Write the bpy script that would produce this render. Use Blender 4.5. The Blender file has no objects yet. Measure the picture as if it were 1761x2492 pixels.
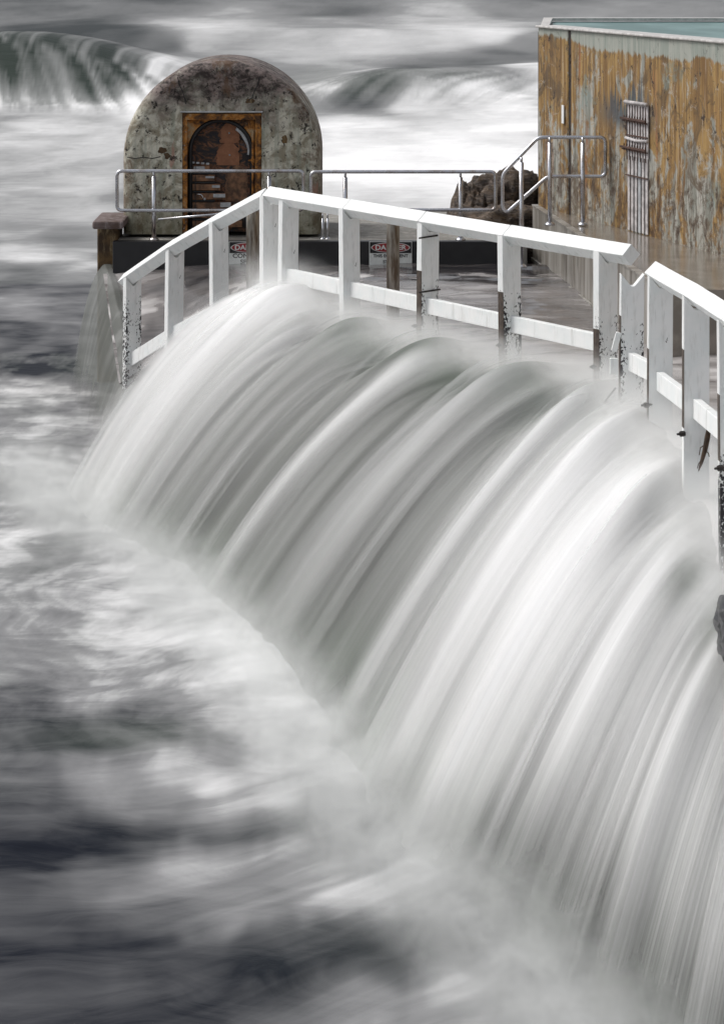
import bpy, bmesh, math, random
import numpy as np
from mathutils import Vector, Matrix
random.seed(7); rng = np.random.RandomState(5)
R = math.radians
sc = bpy.context.scene
col = sc.collection

# ------------------------------------------------------------------ camera, sky, sun
FPX = 7000.0            # focal length in photograph pixels (2492 px tall)
CZ = 3.08               # eye height above the deck
Y0 = -140.0             # horizon row
cam_d = bpy.data.cameras.new('camera'); cam = bpy.data.objects.new('camera', cam_d); col.objects.link(cam)
cam.location = (0, 0, CZ); cam.rotation_euler = (R(90), 0, 0)
cam_d.sensor_fit = 'VERTICAL'; cam_d.sensor_height = 36; cam_d.lens = 36 * FPX / 2492
cam_d.shift_y = -(1246 - Y0) / 2492
cam_d.clip_start = .1; cam_d.clip_end = 5000
sc.camera = cam

SUN_EL, SUN_AZ = 52, -75      # azimuth: degrees clockwise from +Y (view direction); negative = left
w = bpy.data.worlds.new('World'); sc.world = w; w.use_nodes = True
nt = w.node_tree; nt.nodes.clear()
sky = nt.nodes.new('ShaderNodeTexSky'); sky.sky_type = 'NISHITA'; sky.sun_disc = False
sky.sun_elevation = R(SUN_EL); sky.sun_rotation = R(SUN_AZ); sky.dust_density = 4; sky.air_density = 1.0
hs = nt.nodes.new('ShaderNodeHueSaturation'); hs.inputs['Saturation'].default_value = .22
bg = nt.nodes.new('ShaderNodeBackground'); bg.inputs['Strength'].default_value = .13
wo = nt.nodes.new('ShaderNodeOutputWorld')
nt.links.new(sky.outputs[0], hs.inputs['Color']); nt.links.new(hs.outputs[0], bg.inputs[0]); nt.links.new(bg.outputs[0], wo.inputs[0])
sun_d = bpy.data.lights.new('sun', 'SUN'); sun_d.energy = 1.5; sun_d.angle = R(25); sun_d.color = (1, .97, .93)
sun = bpy.data.objects.new('sun', sun_d); col.objects.link(sun)
sv = Vector((math.cos(R(SUN_EL)) * math.sin(R(SUN_AZ)), math.cos(R(SUN_EL)) * math.cos(R(SUN_AZ)), math.sin(R(SUN_EL))))
sun.rotation_euler = sv.to_track_quat('Z', 'Y').to_euler(); sun.location = (-20, 5, 30)
sc.view_settings.view_transform = 'Standard'; sc.view_settings.look = 'None'
sc.view_settings.exposure = .08; sc.view_settings.gamma = 1
sc.cycles.transparent_max_bounces = 24
sc.cycles.max_bounces = 7; sc.cycles.volume_bounces = 5; sc.cycles.volume_step_rate = 2

# ------------------------------------------------------------------ helpers
def X_at(px, D): return (px - 880.5) * D / FPX
def Z_at(py, D): return CZ - (py - Y0) * D / FPX
def D_at(py, z): return FPX * (CZ - z) / (py - Y0)
def PT(px, py, D): return Vector((X_at(px, D), D, Z_at(py, D)))
def lerp(a, b, t): return a + (b - a) * t
def sstep(x, a, b):
    t = np.clip((np.asarray(x, float) - a) / (b - a), 0, 1); return t * t * (3 - 2 * t)

_T = rng.rand(8, 256, 256)
def vnoise(x, y, k=0):
    x = np.asarray(x, float); y = np.asarray(y, float)
    xi = np.floor(x).astype(int); yi = np.floor(y).astype(int); fx = x - xi; fy = y - yi
    fx = fx * fx * fx * (fx * (fx * 6 - 15) + 10); fy = fy * fy * fy * (fy * (fy * 6 - 15) + 10)
    t = _T[k % 8]; a = t[yi & 255, xi & 255]; b = t[yi & 255, (xi + 1) & 255]
    c = t[(yi + 1) & 255, xi & 255]; d = t[(yi + 1) & 255, (xi + 1) & 255]
    return (a * (1 - fx) + b * fx) * (1 - fy) + (c * (1 - fx) + d * fx) * fy
def fbm(x, y, k=0, o=4, g=.5):
    s = 0; a = 1; n = 0
    for i in range(o):
        s = s + a * vnoise(x * 2 ** i + 17.3 * i, y * 2 ** i + 9.1 * i, k + i); n += a; a *= g
    return s / n

def tag(o, label=None, cat=None, group=None, kind=None):
    if label: o['label'] = label
    if cat: o['category'] = cat
    if group: o['group'] = group
    if kind: o['kind'] = kind
    return o
def link(name, me, mats, parent=None):
    o = bpy.data.objects.new(name, me); col.objects.link(o)
    for m in (mats if isinstance(mats, (list, tuple)) else [mats]): me.materials.append(m)
    if parent: o.parent = parent
    return o
def bmobj(name, bm, mats, parent=None, smooth=False):
    bmesh.ops.recalc_face_normals(bm, faces=bm.faces)
    me = bpy.data.meshes.new(name); bm.to_mesh(me); bm.free()
    if smooth:
        for p in me.polygons: p.use_smooth = True
    return link(name, me, mats, parent)
def empty(name, loc):
    o = bpy.data.objects.new(name, None); o.location = loc; col.objects.link(o)
    bpy.context.view_layer.update(); return o
def grid_mesh(name, P, mats, attrs=None, uv=None, parent=None):
    """P: (n,m,3) array"""
    n, m = P.shape[:2]
    idx = np.arange(n * m).reshape(n, m)
    f = np.stack([idx[:-1, :-1], idx[:-1, 1:], idx[1:, 1:], idx[1:, :-1]], -1).reshape(-1, 4)
    me = bpy.data.meshes.new(name)
    me.vertices.add(n * m); me.vertices.foreach_set('co', P.reshape(-1).astype(np.float32))
    me.loops.add(f.size); me.loops.foreach_set('vertex_index', f.reshape(-1).astype(np.int32))
    me.polygons.add(len(f)); me.polygons.foreach_set('loop_start', np.arange(0, f.size, 4, dtype=np.int32))
    me.polygons.foreach_set('use_smooth', np.ones(len(f), dtype=bool))
    me.update(calc_edges=True)
    for k, v in (attrs or {}).items():
        a = me.attributes.new(k, 'FLOAT', 'POINT'); a.data.foreach_set('value', np.ascontiguousarray(v, dtype=np.float32).reshape(-1))
    if uv is not None:
        a = me.attributes.new('flow', 'FLOAT_VECTOR', 'POINT'); a.data.foreach_set('vector', np.ascontiguousarray(uv, dtype=np.float32).reshape(-1))
    me.validate()
    return link(name, me, mats, parent)
def add_box(bm, c, s, rot=None, bev=0.0):
    r = bmesh.ops.create_cube(bm, size=1)
    vs = r['verts']
    M = Matrix.Translation(Vector(c)) @ (rot.to_4x4() if rot is not None else Matrix.Identity(4)) @ Matrix.Diagonal((*s, 1))
    bmesh.ops.transform(bm, matrix=M, verts=vs)
    if bev:
        es = list({e for v in vs for e in v.link_edges})
        bmesh.ops.bevel(bm, geom=es, offset=bev, segments=2, affect='EDGES', profile=.5)
    return vs
def add_prism(bm, pts, ext):
    """pts: list of Vectors (planar), ext: Vector"""
    a = [bm.verts.new(p) for p in pts]; b = [bm.verts.new(Vector(p) + ext) for p in pts]
    n = len(pts); fs = [bm.faces.new(a), bm.faces.new(b[::-1])]
    for i in range(n): fs.append(bm.faces.new((a[i], b[i], b[(i + 1) % n], a[(i + 1) % n])))
    return fs
def add_tube(bm, path, r, seg=10, closed=False, cap=True):
    path = [Vector(p) for p in path]; n = len(path); rings = []
    up0 = Vector((.13, .2, 1)).normalized()
    for i, p in enumerate(path):
        if closed: d = path[(i + 1) % n] - path[i - 1]
        else: d = path[min(i + 1, n - 1)] - path[max(i - 1, 0)]
        d.normalize(); ref = Vector((0, 1, 0)) if abs(d.y) < .9 else Vector((1, 0, 0))
        a = d.cross(ref).normalized(); b = d.cross(a).normalized()
        rr = r[i] if isinstance(r, (list, tuple)) else r
        rings.append([bm.verts.new(p + rr * (math.cos(2 * math.pi * k / seg) * a + math.sin(2 * math.pi * k / seg) * b)) for k in range(seg)])
    for i in range(n if closed else n - 1):
        A = rings[i]; B = rings[(i + 1) % n]
        for k in range(seg): bm.faces.new((A[k], A[(k + 1) % seg], B[(k + 1) % seg], B[k]))
    if cap and not closed: bm.faces.new(rings[0][::-1]); bm.faces.new(rings[-1])
def round_path(pts, r, closed=True, seg=6):
    out = []; n = len(pts)
    for i in range(n):
        p = Vector(pts[i])
        if not closed and i in (0, n - 1): out.append(p); continue
        a = Vector(pts[i - 1]) - p; b = Vector(pts[(i + 1) % n]) - p
        rr = min(r, a.length * .45, b.length * .45); a.normalize(); b.normalize()
        p0 = p + a * rr; p1 = p + b * rr
        for k in range(seg + 1):
            t = k / seg; out.append((1 - t) ** 2 * p0 + 2 * t * (1 - t) * p + t * t * p1)
    return out

# ------------------------------------------------------------------ materials
class NT:
    def __init__(s, name):
        s.m = bpy.data.materials.new(name); s.m.use_nodes = True; s.t = s.m.node_tree; s.t.nodes.clear()
        s.out = s.t.nodes.new('ShaderNodeOutputMaterial')
    def n(s, typ, ins=None, **kw):
        nd = s.t.nodes.new(typ)
        for k, v in kw.items(): setattr(nd, k, v)
        for k, v in (ins or {}).items():
            if isinstance(v, bpy.types.NodeSocket): s.t.links.new(v, nd.inputs[k])
            else: nd.inputs[k].default_value = v
        return nd
    def coord(s, scale=(1, 1, 1), loc=(0, 0, 0), kind='Object', src=None):
        if src is None: src = s.n('ShaderNodeTexCoord').outputs[kind]
        return s.n('ShaderNodeMapping', {'Vector': src, 'Scale': scale, 'Location': loc}).outputs[0]
    def noise(s, vec, scale, detail=4, rough=.55, dist=0):
        return s.n('ShaderNodeTexNoise', {'Vector': vec, 'Scale': scale, 'Detail': detail, 'Roughness': rough, 'Distortion': dist}).outputs[0]
    def ramp(s, fac, stops):
        r = s.n('ShaderNodeValToRGB', {'Fac': fac}); cr = r.color_ramp
        while len(cr.elements) < len(stops): cr.elements.new(.5)
        for e, (p, c) in zip(cr.elements, stops):
            e.position = p; e.color = (*c, 1) if len(c) == 3 else c
        return r.outputs[0]
    def rng(s, v, a, b, c=0., d=1.):
        return s.n('ShaderNodeMapRange', {0: v, 1: a, 2: b, 3: c, 4: d}, interpolation_type='SMOOTHSTEP').outputs[0]
    def mix(s, f, a, b):
        nd = s.n('ShaderNodeMix', data_type='RGBA', blend_type='MIX')
        for k, v in ((0, f), (6, a), (7, b)):
            if isinstance(v, bpy.types.NodeSocket): s.t.links.new(v, nd.inputs[k])
            else: nd.inputs[k].default_value = v if k == 0 else (*v, 1)
        return nd.outputs[2]
    def math(s, op, a, b=0.0, c=None, clamp=False):
        nd = s.n('ShaderNodeMath', operation=op, use_clamp=clamp)
        for i, v in enumerate((a, b, c)):
            if v is None: continue
            if isinstance(v, bpy.types.NodeSocket): s.t.links.new(v, nd.inputs[i])
            else: nd.inputs[i].default_value = v
        return nd.outputs[0]
    def attr(s, name, vec=False):
        return s.n('ShaderNodeAttribute', attribute_name=name).outputs['Vector' if vec else 'Fac']
    def sep(s, vec): return s.n('ShaderNodeSeparateXYZ', {0: vec}).outputs
    def bsdf(s, color, rough=.6, spec=.5, metal=0., bump=None, bstr=.3, bdist=.02, alpha=None, trans=0., sub=0.):
        b = s.n('ShaderNodeBsdfPrincipled')
        for k, v in (('Base Color', color), ('Roughness', rough), ('Specular IOR Level', spec), ('Metallic', metal), ('Transmission Weight', trans)):
            if isinstance(v, bpy.types.NodeSocket): s.t.links.new(v, b.inputs[k])
            else: b.inputs[k].default_value = (*v, 1) if k == 'Base Color' else v
        if bump is not None:
            bp = s.n('ShaderNodeBump', {'Height': bump, 'Strength': bstr, 'Distance': bdist}); s.t.links.new(bp.outputs[0], b.inputs['Normal'])
        if alpha is not None:
            s.t.links.new(alpha, b.inputs['Alpha'])
        s.t.links.new(b.outputs[0], s.out.inputs['Surface'])
        return s.m

def mat_sea():
    s = NT('sea_water'); F = s.attr('foam'); G = s.attr('green')
    pos = s.n('ShaderNodeNewGeometry').outputs['Position']
    wv = s.n('ShaderNodeVectorMath', {0: s.n('ShaderNodeTexNoise', {'Vector': pos, 'Scale': .8, 'Detail': 2}).outputs['Color'], 1: (1.6, 1.6, 0)}, operation='MULTIPLY').outputs[0]
    p2 = s.n('ShaderNodeVectorMath', {0: pos, 1: wv}, operation='ADD').outputs[0]
    n1 = s.noise(s.coord((.55, 1.5, .3), src=p2), 2.2, 5, .55)
    n2 = s.noise(s.coord((.7, 1.8, 1), src=p2), 7, 3, .5)
    amp = s.math('MULTIPLY', s.attr('rough_water'), 1.0)
    d = s.math('ADD', s.math('MULTIPLY', s.math('SUBTRACT', n1, .5), .75), s.math('MULTIPLY', s.math('SUBTRACT', n2, .5), .3))
    F2 = s.math('ADD', F, s.math('MULTIPLY', d, amp), clamp=True)
    dark = s.mix(G, (.010, .012, .019), (.036, .047, .040))
    c = s.ramp(F2, [(0, (.0, .0, .0)), (.5, (.30, .30, .30)), (1, (1, 1, 1))])
    colr = s.mix(c, dark, (.86, .86, .865))
    rough = s.math('ADD', .42, s.math('MULTIPLY', F2, .4))
    return s.bsdf(colr, rough, .02, bump=n1, bstr=.25, bdist=.08)
def mat_deckwater():
    s = NT('deck_water'); F = s.attr('foam')
    pos = s.n('ShaderNodeNewGeometry').outputs['Position']
    n1 = s.noise(s.coord((.9, 2.6, 1), src=pos), 1.6, 4, .55, .4)
    n2 = s.noise(s.coord((1.0, 5.0, 1), src=pos), 3.5, 4, .55, .6)
    d = s.math('ADD', s.math('SUBTRACT', n1, .5), s.math('MULTIPLY', s.math('SUBTRACT', n2, .5), .8))
    F2 = s.math('ADD', F, s.math('MULTIPLY', d, s.attr('rough_water')), clamp=True)
    colr = s.ramp(F2, [(0, (.025, .023, .026)), (.4, (.19, .175, .17)), (.7, (.50, .48, .475)), (1, (.86, .86, .86))])
    return s.bsdf(colr, s.math('ADD', .10, s.math('MULTIPLY', F2, .4)), .5, bump=n2, bstr=.12, bdist=.02)
def mat_fall(name, veil=0):
    s = NT(name); fl = s.attr('flow', True); F = s.attr('foam'); A = s.attr('cover')
    big = s.noise(s.coord((2.6, .16, 1), (veil * 3.7, 0, veil), src=fl), 1, 3, .5)
    mid = s.noise(s.coord((9, .22, 1), (veil * 1.7, 0, 2 + veil), src=fl), 1, 4, .55)
    fin = s.noise(s.coord((48, .35, 1), (veil * .7, 0, 5 + veil), src=fl), 1, 4, .6)
    fa = s.attr('fine')
    d = s.math('ADD', s.math('MULTIPLY', s.math('SUBTRACT', big, .5), .50), s.math('MULTIPLY', s.math('SUBTRACT', mid, .5), .20))
    d = s.math('ADD', d, s.math('MULTIPLY', s.math('MULTIPLY', s.math('SUBTRACT', fin, .5), .65), fa))
    F2 = s.math('ADD', F, d, clamp=True)
    G = s.attr('green')
    dk = s.mix(G, (.125, .125, .12), (.13, .165, .13))
    colr = s.mix(F2, dk, (.88, .88, .885))
    if veil:
        al = s.rng(s.math('ADD', big, s.math('MULTIPLY', mid, .5)), .66, 1.05, 0, .6)
        A = s.math('MULTIPLY', A, al)
        colr = s.mix(.2, colr, (.86, .86, .865))
    bh = s.math('ADD', s.math('MULTIPLY', mid, 1.0), s.math('MULTIPLY', s.math('MULTIPLY', fin, .35), fa))
    return s.bsdf(colr, .55, .25, bump=bh, bstr=.15, bdist=.03, alpha=A)
def mat_spray():
    s = NT('spray'); fl = s.attr('flow', True)
    pos = s.n('ShaderNodeNewGeometry').outputs['Position']
    n = s.noise(pos, 2.6, 5, .6, .5)
    A = s.math('MULTIPLY', s.attr('cover'), s.rng(n, .36, .68))
    return s.bsdf((.86, .87, .87), .9, .05, alpha=A)

def mat_concrete(name, a, b, c, sc_=1., dark=.5, streak=False):
    s = NT(name); co = s.coord(); 
    n1 = s.noise(co, 2.3 * sc_, 8, .62, .3); n2 = s.noise(s.coord((1, 1, .25)), 9 * sc_, 6, .6); n3 = s.noise(co, 34 * sc_, 5, .7)
    base = s.mix(s.rng(n1, .36, .64), a, b); base = s.mix(s.rng(n2, .5, .68), base, c)
    pit = s.rng(n3, .56, .66); base = s.mix(s.math('MULTIPLY', pit, dark), base, (.03, .027, .025))
    return s.bsdf(base, .75, .3, bump=s.math('ADD', n1, s.math('MULTIPLY', n3, .4)), bstr=.5, bdist=.02)

def mat_pump():
    s = NT('pump_house_render'); co = s.coord(); x, y, z = s.sep(co)
    nb = s.noise(co, 2.6, 6, .6, .6)
    n2 = s.noise(co, 7.5, 8, .68, .5); n3 = s.noise(co, 24, 7, .72, .3)
    st = s.noise(s.coord((16, 16, 1.1)), 1, 5, .6)
    sp = s.noise(s.coord((1, 1, .8), (3, 1, 2)), 13, 9, .78, .3)
    base = s.mix(s.rng(n2, .40, .60), (.68, .66, .56), (.30, .27, .20))          # pale green grey render
    base = s.mix(s.rng(st, .46, .66, 0, .6), base, (.30, .33, .27))
    mot = s.mix(s.rng(s.math('ADD', s.math('MULTIPLY', s.noise(s.coord((1, 1, 1.7), (1, 1, 7)), 4.5, 9, .72, 1.2), .7), s.math('MULTIPLY', n3, .3)), .42, .58), (.04, .030, .028), (.25, .20, .185))        # purple brown lichen cap
    capz = s.rng(s.math('ADD', z, s.math('MULTIPLY', s.math('SUBTRACT', nb, .5), .9)), 1.0, 1.45)
    base = s.mix(s.math('MULTIPLY', capz, s.rng(n2, .25, .5, .55, 1)), base, mot)
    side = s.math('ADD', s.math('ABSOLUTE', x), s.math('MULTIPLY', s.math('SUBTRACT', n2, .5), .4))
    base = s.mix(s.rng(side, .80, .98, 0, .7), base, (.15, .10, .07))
    pk = s.noise(s.coord((1.4, 1, .6), (4.1, 0, 1.3)), 2.5, 4, .55, .8)
    base = s.mix(s.math('MULTIPLY', s.rng(pk, .63, .66, 0, .65), s.rng(z, 1.0, .85)), base, (.42, .22, .17))                  # salmon patches
    base = s.mix(s.rng(sp, .55, .585, 0, .93), base, (.022, .018, .016))             # spalls
    or_ = s.noise(s.coord((1, 1, .5), (9, 3, 5)), 3.4, 7, .7)
    base = s.mix(s.rng(or_, .53, .62, 0, .75), base, (.12, .065, .035))
    low = s.rng(s.math('ADD', z, s.math('MULTIPLY', s.math('SUBTRACT', n2, .5), .35)), .30, .08)
    base = s.mix(s.math('MULTIPLY', low, .6), base, (.13, .12, .07))
    bh = s.math('ADD', n2, s.math('MULTIPLY', n3, .5)); bh = s.math('SUBTRACT', bh, s.math('MULTIPLY', s.rng(sp, .585, .62), .35))
    return s.bsdf(base, .7, .3, bump=bh, bstr=.6, bdist=.035)

def mat_tower():
    s = NT('tower_concrete'); co = s.coord(); x, y, z = s.sep(co)
    # object space: x runs along the face, z up
    w1 = s.noise(s.coord((3.15, 5, 1.0)), 1, 8, .68, .9); w2 = s.noise(s.coord((13.9, 22, .9), (3, 0, 1)), 1, 6, .65, .1)
    w3 = s.noise(s.coord((29, 46, 1.1), (7, 0, 1)), 1, 4, .6); bl = s.noise(s.coord((0.63, 1, .7)), 2.0, 7, .65, .6)
    sp = s.noise(s.coord((0.63, 1, .5), (2, 5, 1)), 12, 9, .78, .4); b2 = s.noise(s.coord((0.63, 1, .6), (8, 1, 3)), 3.2, 6, .6, .5)
    och = s.mix(s.rng(w2, .4, .62), (.185, .10, .034), (.37, .235, .085))
    gry = s.mix(s.rng(w2, .38, .62), (.19, .195, .165), (.43, .42, .38))
    mk = s.math('ADD', s.math('MULTIPLY', w1, .45), s.math('MULTIPLY', s.noise(s.coord((1.01, 1.6, .8), (4, 2, 6)), 2.6, 9, .72, .8), .75))
    zz = s.rng(z, .3, 1.5, -.06, .045)
    base = s.mix(s.rng(s.math('SUBTRACT', mk, zz), .615, .68), och, gry)
    base = s.mix(s.rng(w3, .60, .68, 0, .5), base, (.55, .53, .49))
    base = s.mix(s.rng(w3, .41, .34, 0, .6), base, (.10, .06, .03))
    rd = s.noise(s.coord((5.67, 9, .5), (5, 2, 8)), 1, 4, .6)
    base = s.mix(s.rng(rd, .62, .68, 0, .75), base, (.30, .12, .05))
    dk_ = s.noise(s.coord((0.819, 1.3, .8), (6, 6, 2)), 3.4, 9, .75, 1.2)
    base = s.mix(s.rng(dk_, .52, .62, 0, .8), base, (.10, .065, .035))
    dk2 = s.noise(s.coord((0.756, 1.2, .9), (9, 2, 2)), 6, 9, .78, 1.0)
    base = s.mix(s.rng(dk2, .56, .62, 0, .7), base, (.40, .37, .32))
    # blue black seep stain, a patch of its own
    dx = s.math('ABSOLUTE', s.math('SUBTRACT', x, 2.35)); 
    drip = s.math('MULTIPLY', s.math('SUBTRACT', s.noise(s.coord((5.67, 9, .10), (1, 1, 4)), 1, 5, .7), .46), 1.8)
    st = s.math('MULTIPLY', s.rng(dx, .95, .25), s.math('MULTIPLY', s.rng(s.math('SUBTRACT', s.math('ADD', 1.12, drip), z), .0, .10), s.rng(s.math('ADD', z, s.math('MULTIPLY', s.math('SUBTRACT', w2, .5), .5)), .80, 1.0)))
    base = s.mix(s.math('MULTIPLY', st, .85), base, (.05, .07, .09))
    base = s.mix(s.math('MULTIPLY', s.rng(b2, .60, .66), .4), base, (.16, .25, .24))
    # smooth grey-green band under the coping
    edge = s.math('ADD', z, s.math('ADD', s.math('MULTIPLY', s.math('SUBTRACT', w2, .5), .16), s.math('MULTIPLY', s.math('SUBTRACT', bl, .5), .22)))
    bx = s.rng(x, .6, 1.6, .0, .09)
    band = s.rng(s.math('ADD', edge, bx), 1.635, 1.66)
    gb = s.mix(s.rng(w2, .4, .6), (.27, .30, .265), (.37, .38, .34))
    base = s.mix(band, base, gb)
    pit = s.rng(sp, .575, .61); base = s.mix(s.math('MULTIPLY', pit, s.math('SUBTRACT', .95, s.math('MULTIPLY', band, .6))), base, (.03, .018, .015))
    lo = s.math('MULTIPLY', s.rng(s.math('ADD', z, s.math('MULTIPLY', s.math('SUBTRACT', bl, .5), .6)), .75, .35), s.rng(sp, .47, .56))
    base = s.mix(s.math('MULTIPLY', lo, .7), base, (.07, .035, .015))
    bh = s.math('SUBTRACT', s.math('ADD', s.math('MULTIPLY', w2, .5), w1), s.math('MULTIPLY', pit, .4))
    return s.bsdf(base, .6, .35, bump=bh, bstr=.55, bdist=.03)

def mat_paint(name, chip=0.0):
    s = NT(name); co = s.coord(); x, y, z = s.sep(co)
    n1 = s.noise(co, 6, 5, .6); n2 = s.noise(s.coord((1, 1, .8)), 55, 4, .7); n3 = s.noise(s.coord((1, 1, .45), (2, 2, 2)), 17, 5, .65)
    base = s.mix(s.rng(n1, .35, .7), (.88, .885, .88), (.80, .83, .83))
    dirt = s.noise(s.coord((1, 1, .18), (5, 5, 5)), 20, 5, .65)
    base = s.mix(s.rng(dirt, .52, .74, 0, .42), base, (.42, .41, .38)); gr = s.noise(s.coord((1, 1, .05), (1, 3, 2)), 95, 4, .6); base = s.mix(s.rng(gr, .62, .74, 0, .45), base, (.40, .39, .37))
    if chip > 0:
        # bare patches gather at the lower half and at the edges of the board
        lo = s.rng(z, 1.40, .75)
        ed = s.rng(s.math('ABSOLUTE', x), .018, .066)
        k = s.math('MULTIPLY', s.math('ADD', s.math('MULTIPLY', ed, .6), .4), lo)
        th = s.math('SUBTRACT', .685 + .03 * (1 - chip), s.math('MULTIPLY', k, .145 + .06 * chip))
        v = s.math('ADD', s.math('MULTIPLY', n2, .75), s.math('MULTIPLY', n3, .25))
        m = s.math('GREATER_THAN', v, th)
        base = s.mix(m, base, (.022, .02, .024))
    else:
        m = s.rng(n3, .715, .74); base = s.mix(s.math('MULTIPLY', m, .8), base, (.10, .09, .08))
    return s.bsdf(base, .42, .4, bump=s.math('ADD', s.math('MULTIPLY', n2, .3), n1), bstr=.25, bdist=.006)

def mat_simple(name, color, rough=.5, metal=0., spec=.5, var=.25, nsc=12, bstr=.2):
    s = NT(name); co = s.coord(); n = s.noise(co, nsc, 6, .6)
    c2 = tuple(v * (1 - var) for v in color)
    return s.bsdf(s.mix(s.rng(n, .35, .65), color, c2), rough, spec, metal, bump=n, bstr=bstr, bdist=.01)
def mat_steel():
    s = NT('stainless_steel'); co = s.coord(); n = s.noise(s.coord((1, 1, .3)), 30, 5, .6); n2 = s.noise(co, 5, 4, .6)
    c = s.mix(s.rng(n2, .45, .7), (.62, .63, .67), (.42, .36, .32))
    return s.bsdf(c, s.rng(n, .3, .7, .20, .28), .5, 1.0)
def mat_tubepost():
    s = NT('stained_steel'); n = s.noise(s.coord((1, 1, .15)), 26, 5, .6)
    return s.bsdf(s.mix(s.rng(n, .4, .62), (.36, .335, .30), (.15, .115, .085)), .3, .5, .85)
def mat_rust():
    s = NT('rust'); co = s.coord(); n = s.noise(co, 9, 7, .68, .5); n2 = s.noise(co, 21, 6, .7)
    c = s.ramp(n, [(.36, (.022, .015, .014)), (.46, (.13, .06, .022)), (.55, (.42, .17, .03)), (.66, (.40, .30, .18))])
    c = s.mix(s.rng(n2, .62, .70, 0, .8), c, (.48, .44, .38))
    return s.bsdf(c, .7, .3, bump=n2, bstr=.5, bdist=.01)
def mat_door():
    s = NT('rusty_door_plate'); co = s.coord(); x, y, z = s.sep(co)
    n = s.noise(s.coord((1, 1, 1.8)), 9, 7, .68, 1.0); n2 = s.noise(s.coord((1, 1, .6)), 22, 6, .7)
    c = s.ramp(n, [(.40, (.014, .015, .022)), (.50, (.05, .03, .022)), (.58, (.24, .10, .045)), (.64, (.035, .05, .075)), (.72, (.22, .13, .06))])
    return s.bsdf(c, .7, .5, bump=n2, bstr=.4, bdist=.008)
def mat_rock():
    s = NT('weedy_rock'); co = s.coord(); n = s.noise(s.coord((1, 1, 1.8)), 3.5, 8, .7, .8); n2 = s.noise(s.coord((1, 1, 3.5)), 14, 7, .72, .5)
    c = s.ramp(n, [(.33, (.02, .016, .014)), (.47, (.085, .058, .042)), (.58, (.20, .135, .08)), (.70, (.38, .31, .27))])
    c = s.mix(s.rng(n2, .5, .62, 0, .8), c, (.26, .21, .18)); c = s.mix(s.rng(n2, .46, .38, 0, .8), c, (.014, .011, .01))
    return s.bsdf(c, .5, .5, bump=s.math('ADD', n, n2), bstr=1, bdist=.08)
def mat_wet(name):
    s = NT(name); pos = s.coord(); n = s.noise(s.coord((.3, 1, .25)), 9, 6, .6, .3); n2 = s.noise(s.coord((.5, 9, .6)), 1, 5, .6)
    c = s.mix(s.rng(n2, .38, .66), (.20, .18, .155), (.36, .345, .32)); c = s.mix(s.rng(n, .5, .7, 0, .7), c, (.09, .075, .06))
    return s.bsdf(c, .35, .5, bump=n, bstr=.2, bdist=.01)
def mat_film():
    s = NT('wet_landing'); n = s.noise(s.coord((1, 1, 1)), 6, 4, .6)
    return s.bsdf(s.mix(s.rng(n, .4, .65), (.16, .14, .115), (.24, .21, .18)), .16, 1.0, bump=n, bstr=.06, bdist=.02)
def mat_teal():
    s = NT('teal_pool_water'); n = s.noise(s.coord((1, .35, 1)), 1.3, 4, .6)
    return s.bsdf(s.mix(s.rng(n, .4, .65), (.085, .17, .165), (.15, .26, .255)), .35, .3, bump=n, bstr=.1, bdist=.02)

M_sea = mat_sea(); M_deck = mat_deckwater(); M_fall = mat_fall('falling_water'); M_veil = mat_fall('falling_water_veil', 1); M_veil2 = mat_fall('falling_water_haze', 2); M_spray = mat_spray()
M_pump = mat_pump(); M_tower = mat_tower(); M_paint = mat_paint('white_paint'); M_chip1 = mat_paint('white_paint_chipped', .9); M_chip2 = mat_paint('white_paint_flaked', 1.6)
M_timber = mat_simple('bare_wet_timber', (.085, .06, .045), .6, nsc=40, var=.6)
M_black = mat_simple('black_rubber', (.018, .018, .021), .42, var=.3, nsc=5)
M_steel = mat_steel(); M_tube = mat_tubepost(); M_rust = mat_rust(); M_door = mat_door(); M_rock = mat_rock()
M_wet = mat_wet('wet_concrete'); M_film = mat_film(); M_teal = mat_teal()
M_conc = mat_concrete('grey_concrete', (.30, .29, .27), (.20, .19, .17), (.38, .36, .33))
M_plinth = mat_concrete('stained_concrete', (.16, .10, .045), (.055, .035, .022), (.26, .20, .12), 2.2, .7)
M_coping = mat_simple('pale_coping', (.62, .60, .58), .5, var=.3)
M_brown = mat_simple('brown_primer', (.34, .15, .08), .8, var=.25, nsc=14)
M_slat = mat_simple('rusty_slat', (.28, .14, .07), .55, var=.75, nsc=16)
M_palepaint = mat_simple('pale_chalky_paint', (.50, .52, .54), .5, var=.3, nsc=18)
M_signw = mat_simple('sign_white', (.84, .87, .85), .5, var=.15)
M_signred = mat_simple('sign_red', (.33, .035, .04), .45, var=.1); M_signblk = mat_simple('sign_black', (.012, .012, .014), .45, var=.1)
M_bolt = mat_simple('corroded_bolt', (.03, .024, .022), .6, var=.4)
M_crack = mat_simple('dark_crack', (.035, .022, .016), .8, var=.7, nsc=20)
M_wood = mat_simple('drift_root', (.07, .04, .022), .8, var=.6, nsc=40)
M_rods = mat_simple('white_corroded_panel', (.60, .57, .57), .6, var=.45, nsc=14)
M_rodrust = mat_simple('rust_brown_bar', (.10, .05, .035), .7, var=.5, nsc=30)

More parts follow.
